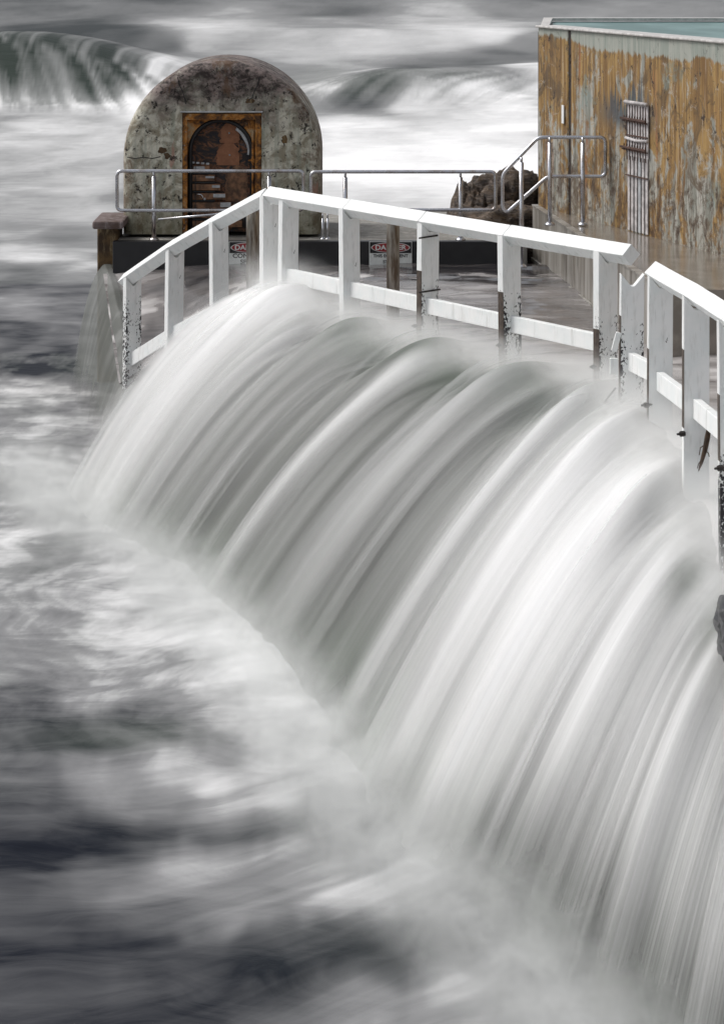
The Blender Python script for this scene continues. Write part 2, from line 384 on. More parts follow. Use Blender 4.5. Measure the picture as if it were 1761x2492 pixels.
# ------------------------------------------------------------------ sea
SEA = -1.2
def sea_height(X, Y):
    z = np.full_like(X, SEA)
    near = sstep(Y, 30, 12)
    z = z + .05 * (fbm(X * .35 + 3, Y * .9 + .7 * fbm(X * .6, Y * .3, 2, 2), 1, 3) - .5) * near + .05 * (fbm(X * 1.2, Y * 2.4, 2, 3) - .5) * near
    far = sstep(Y, 30, 60)
    z = z + far * .35 * (fbm(X * .06, Y * .05, 3, 4) - .5)
    # breaking wave on the left: steep face towards the viewer, long back
    def wave(cx0, cx1, fx, yc, slant, h, face, back):
        yl = yc + slant * (X - (cx0 + cx1) / 2)
        d = Y - yl
        prof = np.where(d < 0, sstep(d, -face, 0), 1 - sstep(d, 0, back))
        win = sstep(X, cx0 - fx, cx0 + fx) * (1 - sstep(X, cx1 - fx, cx1 + fx))
        return h * prof * win
    z = z + wave(-40, -6.0, 4.0, 84, .0, 1.55, 7.5, 30)
    z = z + wave(-1.0, 3.0, 2.2, 81, .75, .6, 6.5, 22)
    z = z + wave(3.2, 9.5, 2.2, 88, .5, .5, 6, 18)
    z = z + wave(-60, 60, 5, 128, .03, .35, 12, 40) + wave(-80, 60, 5, 190, -.03, .3, 20, 60)
    return z
def landing_line():
    return [(-2.78, 23.9), (-2.50, 22.6), (-2.15, 21.3), (-1.74, 20.3), (-1.27, 19.5), (-.82, 17.7), (-.31, 15.8), (-.08, 14.6), (.06, 13.7), (.38, 12.8), (.73, 11.8), (1.0, 10.8), (1.25, 9.8), (1.7, 8.2)]
LL = np.array(landing_line())
def dist_line(X, Y, L):
    best = np.full(X.shape, 1e9); side = np.zeros(X.shape); par = np.zeros(X.shape)
    s0 = 0
    for (ax, ay), (bx, by) in zip(L[:-1], L[1:]):
        dx, dy = bx - ax, by - ay; l2 = dx * dx + dy * dy
        t = np.clip(((X - ax) * dx + (Y - ay) * dy) / l2, 0, 1)
        d = np.hypot(X - ax - t * dx, Y - ay - t * dy)
        cr = (X - ax) * dy - (Y - ay) * dx
        m = d < best; best = np.where(m, d, best); side = np.where(m, np.sign(cr), side); par = np.where(m, s0 + t * math.sqrt(l2), par)
        s0 += math.sqrt(l2)
    return best, side, par
def blob(X, Y, px, py, rx, ry, z=SEA):
    """soft patch on the water; centre and size given where the photograph shows them"""
    D = D_at(py, z); cx = X_at(px, D); sx = rx * D / FPX; sy = ry * D * D / (FPX * (CZ - z))
    return np.exp(-(((X - cx) / sx) ** 2 + ((Y - D - (X - cx) * 0) / sy) ** 2))
SEA_PATCHES = [(50,20,112),(400,20,125),(800,30,125),(1250,20,140),(1700,20,150),(30,52,122),(450,60,192),(800,60,165),(1100,50,195),(60,85,66),(200,88,72),(300,100,85),(400,118,112),(490,115,178),(60,130,80),(60,160,95),(200,160,105),(330,180,118),(430,200,150),(60,220,112),(250,225,130),(520,80,202),(60,262,185),(200,280,198),(720,120,188),(750,200,170),(800,240,160),(900,110,205),(1050,105,200),(1200,95,212),(900,190,158),(960,200,112),(1010,190,108),(870,250,112),(920,235,105),(1070,175,130),(1100,215,185),(1170,165,118),(1230,140,122),(1290,115,140),(1290,180,205),(1160,240,225),(1010,262,218),(850,300,235),(1100,330,245),(1250,280,240),(900,400,246),(1150,400,242),(800,350,240),(60,330,203),(200,350,200),(60,400,188),(150,450,195),(60,500,180),(200,520,190),(60,560,160),(150,572,140),(60,620,202),(180,640,172),(60,680,122),(180,700,130),(60,740,150),(180,760,125),(60,800,88),(170,820,108),(60,850,132),(60,900,80),(150,900,90),(50,940,170),(150,960,160),(60,1000,150),(40,1050,170),(100,1110,190),(200,1150,185),(40,1200,176),(150,1230,176),(50,1320,189),(150,1380,167),(300,1350,203),(250,1440,185),(400,1430,196),(450,1530,199),(560,1560,219),(640,1620,225),(700,1700,219),(60,1480,164),(60,1600,147),(180,1560,166),(320,1600,189),(480,1680,198),(200,1690,157),(60,1700,96),(100,1790,93),(250,1790,96),(400,1790,114),(560,1780,166),(700,1800,194),(820,1880,194),(650,1880,189),(450,1880,189),(250,1890,147),(80,1900,108),(80,1980,96),(400,1970,147),(700,1950,185),(880,1985,132),(850,1960,144),(100,2060,60),(250,2040,70),(400,2020,88),(650,2020,119),(800,2030,126),(950,2080,176),(1050,2120,189),(750,2100,167),(500,2130,126),(250,2130,98),(60,2120,80),(1100,2200,166),(850,2180,176),(600,2210,132),(350,2220,108),(100,2230,88),(1000,2270,119),(800,2290,91),(600,2310,62),(400,2330,52),(200,2350,52),(60,2380,50),(650,2370,50),(900,2340,77),(1150,2310,138),(1100,2420,156),(900,2430,116),(650,2440,79),(400,2460,57),(150,2450,55),(1000,2480,140),(1300,2440,156),(350,260,200)]
SEA_TRIM = [-14.0, -14.6, -11.2, -6.9, -10.0, 2.5, -1.9, 0.4, -1.9, -31.1, -36.1, -29.7, -12.9, -2.3, -45.0, -29.8, -18.5, -11.3, 60.0, -44.3, -6.3, 1.5, 15.8, -12.8, -11.5, -27.7, -8.4, -3.9, -8.8, 4.6, 20.6, -32.2, -45.0, 3.8, -27.3, -31.2, -42.6, -41.6, -12.0, 1.8, 23.3, -3.4, -1.0, 0.1, -4.0, -10.1, 14.8, 23.3, 12.8, -2.1, -13.7, -7.5, 13.6, -1.5, -10.6, -10.3, -0.3, -7.9, -4.6, 0.3, 4.7, 6.3, 8.4, 9.6, 7.1, 9.0, 1.0, -0.7, -6.7, -9.1, -13.8, -15.7, -21.7, -31.2, -33.9, -36.3, -18.5, 0.1, 3.3, -12.8, -22.4, -26.6, -15.3, -4.7, -7.7, -15.8, 2.7, -18.0, -17.1, -7.5, 2.8, 13.3, 5.8, -10.6, -4.4, -23.5, -19.0, -27.0, -27.2, 16.4, 9.2, 1.2, -15.4, -10.1, -33.4, -40.6, -39.8, -18.4, -27.4, -22.7, -26.3, -31.0, -19.1, -16.2, 4.1, 25.2, 3.3, -9.5, -24.9, 9.6, 18.4, 27.2, 11.7, -28.0, -14.4, -5.5, 2.7, 9.3, 9.3, -6.9, -4.2, -32.6, 0.0, 13.5, 17.6, 22.1, 12.1, 14.4, -41.0, 60.0]
def build_sea():
    py = np.concatenate([np.linspace(3400, 2600, 20)[:-1], np.linspace(2600, 700, 520), np.linspace(699, 0, 240)[1:], np.linspace(-1, -128, 60)])
    D = FPX * (CZ - SEA) / (py - Y0)
    ang = np.concatenate([-np.linspace(1.25, .15, 40)[:-1], np.linspace(-.15, .15, 380), np.linspace(.15, 1.25, 40)[1:]])
    Dg, Ag = np.meshgrid(D, ang, indexing='ij'); X = Dg * np.tan(Ag); Y = Dg
    Z = sea_height(X, Y)
    hX_ = .62 * np.log1p(np.exp(np.clip((X + .7) * 2.4, -30, 30))); Z = Z + .035 * (fbm(X * .55 + .35 * (Y - hX_) + 4, (Y - hX_) * 1.5 + .9 * fbm(X * .5, Y * .4, 6, 2), 3, 4) - .5) * sstep(-Y, -18, -14)
    dl, sd, _ = dist_line(X, Y, LL)
    nearfall = np.exp(-(dl / .55) ** 2)
    Z = Z + np.where(Y < 26, (.10 * nearfall) * fbm(X * 2.2, Y * 2.2, 4, 4) * sstep(Y, 12, 17), 0)
    # foam density: fitted to target brightness per patch, vignette included, then wind-stretched streaks
    wx = X + 1.2 * (fbm(X * .4, Y * .5, 5, 3) - .5); wy = Y + 1.1 * (fbm(X * .5 + 7, Y * .5, 6, 3) - .5)
    st = fbm(wx * .35, wy * 1.6, 0, 5, .55)
    tb = fbm(wx * 1.1, wy * 1.6, 2, 5, .6)
    C = np.array(SEA_PATCHES, float); C[:, 2] = np.maximum(C[:, 2] + np.array(SEA_TRIM)[:len(C)], 6)
    ck = (C[:, 0] - 880.5) / FPX; cb = (C[:, 1] - Y0) / FPX          # bearing and 1/distance of every patch
    lin = (C[:, 2] / 255.0) ** 2.2 / 1.12; cf = np.where(lin < .27, lin / .27 * .5 * .85 - .015, .5 + (lin - .27) / .60 * .5)
    warp = .010 * (fbm(X / Y * 60, Y * .35, 1, 3) - .5) * sstep(-Y, -45, -25)
    ka = X / Y + warp * 1.5; kb = (CZ - SEA) / Y + warp
    num = np.zeros_like(X); den = np.zeros_like(X)
    for k in range(len(C)):
        far = 1.0 if C[k, 1] > 600 else 2.2
        d2 = (ka - ck[k]) ** 2 + ((kb - cb[k]) * (1.7 * far)) ** 2 + 2e-6
        w_ = 1 / (d2 + (8e-5 if C[k, 1] > 1050 else 0)) ** (2.1 if C[k, 1] > 1050 else 1.8); num += w_ * cf[k]; den += w_
    f = num / den
    nr = (Y < 30)
    hX = .62 * np.log1p(np.exp(np.clip((X + .7) * 2.4, -30, 30)))
    sw = fbm(X * .42 + .22 * (Y - hX) + 4, (Y - hX) * 2.3 + 1.5 * (fbm(X * .7, Y * .35, 2, 3) - .5), 3, 6, .58)
    lowz = nr * sstep(-Y + 1.6 * (fbm(X * .9, Y * .8, 6, 3) - .5), -16.8, -14.2)
    f = f + lowz * .70 * (sw - .51) * np.clip(f * 2.0 + .3, .35, 1)
    ch = fbm(wx * 3.1 + .9 * tb, wy * 1.15 + .9 * st, 5, 6, .66)
    f = f + nr * (1 - lowz) * .66 * (ch - .5)
    f = f + nr * (.40 - .25 * lowz) * (st - .5) * np.clip(f * 3.2, .3, 1) + nr * (tb - .5) * .55 * np.clip(f * 1.6, .25, 1) * sstep(Y, 13.5, 16.5)
    f = f + .10 * np.exp(-(dl / .5) ** 2) * nr
    mid = sstep(Y, 24, 27) * sstep(-Y, -46, -36)
    f = f + mid * .85 * (fbm(wx * .9, wy * .9, 3, 5, .6) - .5)
    bk = sstep(Y, 38, 48); f = f + bk * (.32 * (fbm(wx * .14, wy * .10, 4, 5, .6) - .5) + .55 * (fbm(wx * .55, wy * .16 + .5 * st, 2, 6, .62) - .5)) * sstep(-Y, -130, -80)
    f = f + sstep(Y, 90, 130) * .45 * (fbm(wx * .22, wy * .05, 5, 6, .65) - .5)
    G = np.clip(.15 + 1.6 * (ch - .46), 0, .8) * nr * (1 - lowz)
    def face(cx0, cx1, fx, yc, slant, fl, bl, amp, k, lean):
        nonlocal f, G
        d = Y - (yc + slant * (X - (cx0 + cx1) / 2))
        m = sstep(d, -fl * 1.5, -fl * .5) * (1 - sstep(d, 0, bl)) * sstep(X, cx0 - fx, cx0 + fx) * (1 - sstep(X, cx1 - fx, cx1 + fx))
        q = np.sqrt(np.clip(-d + 3, 0, 99))
        stn = fbm(X * 2.6 - q * lean * 1.7, q * .22 + k, k, 5, .62)
        f = f + m * amp * (stn - .5); G = np.maximum(G, m)
    face(-40, -4.6, 1.8, 84, -.35, 5.5, 16, 1.3, 1, 1.1)
    face(-1.5, 4.6, 1.6, 82, .3, 6, 8, .7, 2, -1.6)
    G = np.maximum(G, .8 * blob(X, Y, 330, 1790, 280, 45)); G = np.maximum(G, .4 * np.exp(-(dl / .9) ** 2) * (Y < 26))
    G = np.maximum(G, .6 * blob(X, Y, 100, 1350, 260, 90)); G = np.maximum(G, .35 * np.where(Y > 36, 1, 0))
    G = np.maximum(G, .9 * blob(X, Y, 780, 190, 110, 70))
    R_ = .30 + .22 * np.exp(-(dl / 2.5) ** 2) * nr
    R_ = R_ * (1 - .65 * sstep(Y, 30, 60)); R_ = R_ * lerp(1, .6, sstep(-Y, -15.5, -13.5))
    P = np.stack([X, Y, Z], -1)
    o = grid_mesh('sea', P, M_sea, {'foam': np.clip(f, 0, 1), 'green': np.clip(G, 0, 1), 'rough_water': R_})
    tag(o, 'milky long-exposure sea, white foam and dark swells around the pool', kind='structure')
build_sea()

# ------------------------------------------------------------------ fence line (measured posts)
DIR = Vector((-.49, .872, 0)).normalized()
A0 = Vector((-.58, 22.3, 0))
def on_line(px):   # intersection of fence line with the sight line through a column
    k = (px - 880.5) / FPX
    t = (k * A0.y - A0.x) / (DIR.x - k * DIR.y)
    return A0 + DIR * t
# ------------------------------------------------------------------ the pool deck and its water
bm = bmesh.new()
poly = [(-1.0, 27.0), (-.55, 22.9), (-.45, 22.15), (1.62, 18.4), (1.92, 17.5), (2.9, 16.6), (3.2, 9.5), (9, 9.5), (9, 27.0)]
add_prism(bm, [Vector((x, y, -2.2)) for x, y in poly], Vector((0, 0, 2.12)))
add_prism(bm, [Vector((x, y, -2.2)) for x, y in [(-2.30, 27.0), (-1.98, 24.95), (-.62, 22.75), (-1.0, 27.0)]], Vector((0, 0, 1.2)))
add_prism(bm, [Vector((x, y, -2.2)) for x, y in [(1.94, 17.49), (2.04, 15.2), (2.1, 9.5), (3.19, 9.5), (2.89, 16.6)]], Vector((0, 0, 1.15)))
tag(bmobj('deck_slab', bm, M_conc), 'concrete promenade under the overflowing water', kind='structure')
def deck_water():
    Yv = np.linspace(9.4, 26.92, 330); Uv = np.linspace(0, 1, 260)
    ly = np.array([9.4, 12, 13.5, 15.15, 16.2, 17.2, 17.8, 18.5, 19.3, 20.2, 21.2, 22.3, 23.3, 24.1, 24.9, 26.92])
    lx = np.array([1.9, 1.9, 1.9, 1.86, 1.84, 1.72, 1.62, 1.48, .95, .40, -.12, -.62, -1.18, -1.62, -2.1, -2.42])
    X0 = np.interp(Yv, ly, lx); Yg = np.repeat(Yv[:, None], 260, 1); Xg = X0[:, None] + (9 - X0[:, None]) * (Uv[None, :] ** 1.6)
    d = Xg - X0[:, None]
    lipz = np.interp(Yv, [9, 12, 13.5, 15.15, 16.2, 17.2, 18, 19.3, 21.2, 22.4, 23.3, 24.0, 24.9, 26, 26.9], [-.8, -.7, -.5, -.18, .02, .22, .28, .24, .25, .34, .05, -.30, -.72, -.35, .02])[:, None]
    bh = sstep(-Xg, .2, 1.9) * sstep(26.8 - Yg, 0, 2.0) * -.78
    base = .07 + bh
    Z = lerp(np.minimum(lipz, .34) - .03, base, sstep(d, 0, 1.1))
    Z = Z + .035 * (fbm(Xg * 2.0, Yg * 2.4, 1, 4) - .5) * 2
    F = .46 + .55 * (fbm(Xg * .9 + 3, Yg * 4.5, 2, 5, .6) - .5)
    F = F + .38 * sstep(1.2 - d, 0, 1.2) * sstep(-Yg, -24, -22)
    F = F - .32 * sstep(Yg, 24.6, 26.2) * sstep(Xg, -2.2, -1.4)
    F = F - .12 * sstep(Xg, .9, 1.5) * sstep(Yg, 21.6, 23) + .14 * sstep(Xg, .7, 1.4) * sstep(-Yg, -22, -20.5)
    F = F - .05 * sstep(-Xg, .9, 1.6)
    wl = np.exp(-((Yg - 25.9) / .35) ** 2) * sstep(fbm(Xg * 4, Yg * 7, 5, 3), .52, .64) * .5
    F = F + wl
    o = grid_mesh('deck_water', np.stack([Xg, Yg, Z], -1), M_deck, {'foam': np.clip(F, 0, 1), 'rough_water': np.full_like(F, .38)})
    tag(o, 'shallow grey water sheeting across the deck towards the fence', kind='structure')
deck_water()

# ------------------------------------------------------------------ waterfall
LIP = np.array([  # X, D, z of the brink, landing X, D
    (-.98, 23.05, .30, -2.50, 22.6), (-.72, 22.58, .44, -2.35, 21.9), (-.58, 22.28, .42, -2.15, 21.3), (-.10, 21.2, .27, -1.74, 20.3), (.42, 20.15, .27, -1.27, 19.5),
    (.97, 19.2, .25, -.82, 17.7), (1.48, 18.4, .25, -.31, 15.8), (1.66, 17.6, .27, -.08, 14.6), (1.76, 17.0, .20, .06, 13.7), (1.86, 16.0, -.02, .38, 12.8),
    (1.90, 15.0, -.22, .73, 11.8), (1.93, 13.9, -.42, 1.0, 10.8), (1.96, 12.8, -.55, 1.25, 9.8), (1.98, 11.4, -.68, 1.5, 8.9), (2.0, 10.0, -.8, 1.7, 8.2)])
seg = np.hypot(np.diff(LIP[:, 0]), np.diff(LIP[:, 1])); UL = np.concatenate([[0], np.cumsum(seg)])
def u_of(D): return float(np.interp(-D, -LIP[:, 1], UL))
def smooth_interp(u, xs, ys):
    # smoothed piecewise-linear
    acc = 0
    for o in (-.45, -.3, -.15, 0, .15, .3, .45): acc = acc + np.interp(u + o, xs, ys)
    return acc / 7
RIDGE = [(22.0, .20, .45), (21.35, .14, .28), (20.7, .22, .08), (19.72, .12, .58), (18.95, .11, .46), (18.0, .12, .38), (17.3, .22, .36), (16.6, .26, .28), (15.6, .24, .22), (14.4, .16, .22), (13.2, .14, .22), (12.2, .1, .2)]
def build_fall(name, mat, off, cover, seed, vmax=1.06, parent=None):
    nu, nv = 620, 150
    u = np.linspace(0, UL[-1], nu); v = np.linspace(-.16, vmax, nv)
    U, V = np.meshgrid(u, v, indexing='ij')
    c = [smooth_interp(u, UL, LIP[:, k])[:, None] for k in range(5)]
    lx, ly, lz, tx, ty = c
    drop = lz - (SEA - .05)
    H = V
    Xp = lx + (tx - lx) * H; Yp = ly + (ty - ly) * H
    vv = np.maximum(V + .02, 0)
    Zp = lz - drop * (vv ** 1.9) - .02
    # bulging cords of water; crests foamed whiter, also replacing weak shading of the relief
    rid = np.zeros_like(U); Fr = np.zeros_like(U)
    Uw = U + .10 * (fbm(U * .8 + seed, V * 1.2, seed, 2) - .5) * V
    for D, wd, a in RIDGE:
        uc = u_of(D); g = np.exp(-((Uw - uc) / wd) ** 2)
        ramp = sstep(V, -.1, .25) * (1 - .45 * sstep(V, .35, 1.0))
        Fr += a * g * ramp; rid += .045 * np.exp(-((Uw - uc) / wd) ** 2) * sstep(V, -.05, .2)
    cord = (fbm(Uw * 1.5 + seed * 3, V * .5, seed + 1, 3) - .5); fine = (fbm(Uw * 9, V * .6, seed + 2, 3) - .5)
    rid = rid + .075 * cord * sstep(V, -.1, .4) + .016 * fine * sstep(V, 0, .4)
    for D, a_, wd in ((22.0, .10, .22), (21.75, .05, .3), (20.9, .12, .20), (19.9, .12, .20), (18.95, .10, .18), (18.1, .10, .2), (17.3, .08, .2), (16.4, .07, .22),
                      (22.28, -.05, .12), (21.25, -.10, .14), (20.25, -.12, .14), (19.3, -.11, .14), (18.5, -.10, .12), (16.15, -.06, .12)):
        Zp = Zp + a_ * np.exp(-((Uw - u_of(D)) / wd) ** 2 - ((V - .08) / .22) ** 2)
    n = np.array([-.75, -.35, .55])
    amp = rid + off
    Xp = Xp + n[0] * amp; Yp = Yp + n[1] * amp; Zp = Zp + n[2] * amp * 1.0
    # wash of white near the posts, grey clear water in the middle of the curtain
    b = np.interp(u, [0, u_of(22.3), u_of(21.7), u_of(20.9), u_of(19.2), u_of(18.4), u_of(17.5), u_of(16.2), u_of(15.2), u_of(14.2), u_of(12.5), UL[-1]],
                  [.66, .60, .40, .15, .09, .17, .52, .62, .46, .36, .28, .18])[:, None]
    F = b + Fr * .95 - .04 + .30 * cord
    F = F + .26 * np.exp(-((V - .08) / .20) ** 2) * np.where(U < u_of(21.6), 1, .25)
    F = F - sstep(V, .45, 1.0) * np.interp(u, [0, u_of(20), u_of(17), u_of(15), UL[-1]], [.10, .06, .26, .44, .44])[:, None]
    for D in (21.1, 20.1, 19.15, 18.35):
        F = F - .34 * np.exp(-((U - u_of(D) - .02) / .17) ** 2 - ((V - .10) / .13) ** 2)
    F = F - .5 * np.exp(-((U - u_of(15.35)) / .16) ** 2 - ((V - .14) / .10) ** 2)-.45 * np.exp(-((U - u_of(14.75)) / .14) ** 2 - ((V - .10) / .12) ** 2)
    fa = np.interp(u, [0, u_of(19), u_of(16.5), u_of(14.5), UL[-1]], [.10, .12, .30, .9, 1.0])[:, None] * sstep(V, .1, .5)
    A = sstep(U + .25 * (fbm(U * 2, V * 2.5 + seed, seed, 3) - .5) * (V > .2), .02, .60 if off == 0 else .9) ** 1.4
    nz = fbm(U * 5, V * 3, seed, 3)
    A = A * sstep(V + .06 * nz, -.10, .12 if off == 0 else .25)
    endw = np.interp(u, [0, u_of(17), u_of(15.5), UL[-1]], [.12, .16, .36, .34])[:, None]
    nz2 = fbm(U * 3.5, V * 2.0 + 4, seed + 3, 4, .6) - .5
    A = A * (1 - sstep(V + nz2 * .16, 1.0 - endw, 1.05))
    A = A * cover
    G = .15 + .75 * sstep(V, .72, 1.0) * (fbm(U * 1.2, V * 2, 2, 3)) + .4 * np.exp(-((V - .1) / .14) ** 2) * np.where(U > u_of(21), 1, 0)
    arc = V * 2.2
    return grid_mesh(name, np.stack([Xp, Yp, Zp], -1), mat, {'foam': np.clip(F, 0, 1), 'cover': np.clip(A, 0, 1), 'fine': np.broadcast_to(fa, U.shape) + 0 * U, 'green': np.clip(G, 0, 1)},
                     uv=np.stack([Uw, arc, 0 * U], -1), parent=parent)
wf = build_fall('waterfall', M_fall, 0, 1.0, 1)
tag(wf, 'broad silky curtain of water pouring over the deck edge below the fence', kind='structure')
build_fall('water_veil', M_veil, .05, .95, 2, parent=wf)
build_fall('water_veil', M_veil2, .11, .6, 4, vmax=1.1, parent=wf)

# side spill on the left end of the deck
def side_spill():
    nu, nv = 120, 60
    u = np.linspace(0, 1, nu)[:, None]; v = np.linspace(-.3, 1, nv)[None, :]
    lx = lerp(-2.46, -1.72, u); ly = lerp(27.35, 23.7, u); lz = lerp(.03, -.74, sstep(u, 0, .85))
    vv = np.maximum(v, 0); rid = .05 * (fbm(u * 9, v * 1.5, 3, 3) - .5)
    X = lx - .30 * v + rid + 0 * u; Y = ly - .12 * v; Z = lz - (lz - SEA + .05) * vv ** 1.7
    F = .06 + .30 * (fbm(u * 8 + v * 1, v * 1.6, 4, 4) - .5)
    A = .72 * (1 - sstep(v + .3 * (fbm(u * 12, v * 3, 5, 3) - .5), .7, 1.0)) * sstep(v, -.3, -.1) * (1 + 0 * u)
    o = grid_mesh('side_spill', np.stack([X, Y, Z], -1), M_fall, {'foam': np.clip(F, 0, 1), 'cover': A, 'fine': np.full_like(X, .15), 'green': np.full_like(X, .2)}, uv=np.stack([u * 3 + 0 * v, v + 0 * u, 0 * X], -1))
    tag(o, 'grey sheet of water spilling off the left end of the deck', kind='structure')
side_spill()

# spray shells at the foot of the fall
def spray():
    s_ = np.linspace(0, 1, 120); L = LL[:-1]; sl = np.concatenate([[0], np.cumsum(np.hypot(*np.diff(L, axis=0).T))]); sl /= sl[-1]
    bm = bmesh.new(); rings = []
    for t in s_:
        cx = float(np.interp(t, sl, L[:, 0])); cy = float(np.interp(t, sl, L[:, 1])); w_ = 1.35; h_ = .95
        k = max(.15, min(1, t * 12, (1 - t) * 12))
        rings.append([bm.verts.new((cx - math.cos(a) * w_ * k - .08, cy - math.cos(a) * w_ * .6 * k - .1, SEA - .14 + (math.sin(a) * h_ + .1) * k)) for a in [math.pi * 2 * q / 16 for q in range(16)]])
    for A, B in zip(rings[:-1], rings[1:]):
        for q in range(16): bm.faces.new((A[q], A[(q + 1) % 16], B[(q + 1) % 16], B[q]))
    bm.faces.new(rings[0][::-1]); bm.faces.new(rings[-1])
    m = NT('spray_mist'); pos = m.n('ShaderNodeNewGeometry').outputs['Position']
    n = m.noise(pos, 5.0, 4, .65, .5); z = m.sep(pos)[2]
    fc = m.n('ShaderNodeFloatCurve', {'Value': m.math('DIVIDE', m.math('SUBTRACT', m.sep(pos)[1], 8.0), 16.0)})
    cv = fc.mapping.curves[0]; P_ = sorted([((y - 8) / 16, (x + 4) / 8) for x, y in landing_line()])
    cv.points[0].location = P_[0]; cv.points[1].location = P_[-1]
    for q in P_[1:-1]: cv.points.new(*q)
    fc.mapping.update()
    fx = m.math('SUBTRACT', m.math('MULTIPLY', fc.outputs[0], 8.0), 4.0)
    dd = m.math('ABSOLUTE', m.math('ADD', m.math('SUBTRACT', m.sep(pos)[0], fx), .10))
    hz = m.math('ADD', m.math('SUBTRACT', z, SEA), m.math('MULTIPLY', m.math('SUBTRACT', n, .5), .35))
    d = m.math('MULTIPLY', m.rng(n, .36, .66, .05, 1), m.math('MULTIPLY', m.rng(hz, .44, .0), m.rng(dd, .50, .04)))
    d = m.math('MULTIPLY', d, m.math('MULTIPLY', m.rng(m.sep(pos)[1], 8.6, 10.2), m.rng(m.sep(pos)[1], 24.3, 22.0)))
    v = m.n('ShaderNodeVolumePrincipled', {'Density': m.math('MULTIPLY', d, 5.0)}); v.inputs['Color'].default_value = (.95, .96, .95, 1); v.inputs['Anisotropy'].default_value = .2
    m.t.links.new(v.outputs[0], m.out.inputs['Volume'])
    o = bmobj('spray', bm, m.m, None, True); tag(o, 'white spray where the falling water meets the sea', kind='stuff')
spray()
def brink_spray():
    pts = LIP[:-1]; bm = bmesh.new(); rings = []
    for k in range(len(pts) * 4 - 3):
        q = k / 4; a = int(min(q, len(pts) - 2)); t = q - a; p = pts[a] * (1 - t) + pts[a + 1] * t
        rings.append([bm.verts.new((p[0] + .0 + .42 * math.cos(g), p[1] + .22 * math.cos(g), p[2] + .05 + .34 * math.sin(g))) for g in [2 * math.pi * i_ / 12 for i_ in range(12)]])
    for A, B in zip(rings[:-1], rings[1:]):
        for q in range(12): bm.faces.new((A[q], A[(q + 1) % 12], B[(q + 1) % 12], B[q]))
    bm.faces.new(rings[0][::-1]); bm.faces.new(rings[-1])
    m = NT('brink_mist'); pos = m.n('ShaderNodeNewGeometry').outputs['Position']; sp_ = m.sep(pos)
    def curve(vals, lo, span):
        fc = m.n('ShaderNodeFloatCurve', {'Value': m.math('DIVIDE', m.math('SUBTRACT', sp_[1], 8.0), 16.0)}); cv = fc.mapping.curves[0]
        P_ = sorted([((y - 8) / 16, (v - lo) / span) for y, v in vals]); cv.points[0].location = P_[0]; cv.points[1].location = P_[-1]
        for q in P_[1:-1]: cv.points.new(*q)
        for q in cv.points: q.handle_type = 'AUTO_CLAMPED'
        fc.mapping.update(); return m.math('ADD', m.math('MULTIPLY', fc.outputs[0], span), lo)
    fx = curve([(p[1], p[0]) for p in LIP], -4.0, 8.0); fz = curve([(p[1], p[2]) for p in LIP], -2.0, 4.0)
    n = m.noise(pos, 7.0, 4, .6, .4)
    dx = m.math('ABSOLUTE', m.math('SUBTRACT', sp_[0], fx)); hz = m.math('ADD', m.math('SUBTRACT', sp_[2], fz), m.math('MULTIPLY', m.math('SUBTRACT', n, .5), .25))
    d = m.math('MULTIPLY', m.math('MULTIPLY', m.rng(dx, .40, .0), m.rng(hz, .26, -.02)), m.rng(n, .30, .62, .15, 1))
    d = m.math('MULTIPLY', d, m.math('MULTIPLY', m.rng(sp_[1], 22.95, 22.3), m.rng(sp_[1], 10.6, 12)))
    v = m.n('ShaderNodeVolumePrincipled', {'Density': m.math('MULTIPLY', d, 6.5)}); v.inputs['Color'].default_value = (.96, .965, .96, 1)
    m.t.links.new(v.outputs[0], m.out.inputs['Volume'])
    tag(bmobj('brink_spray', bm, m.m, None, True), 'thin mist around the fence posts at the brink', kind='stuff')
brink_spray()

# ------------------------------------------------------------------ platform, gutter, pump house
bm = bmesh.new(); add_box(bm, ((-2.30 + 1.55) / 2, 28.6, -.98), (3.85, 3.1, 2.5)); 
tag(bmobj('platform', bm, M_conc), 'concrete platform under the pump house', kind='structure')
bm = bmesh.new(); add_box(bm, ((-2.33 + 1.30) / 2, 26.98, .115), (3.63, .12, .335), bev=.008)
g = bmobj('gutter_board', bm, M_black); tag(g, 'long black board along the platform edge carrying the danger signs', 'edge board')

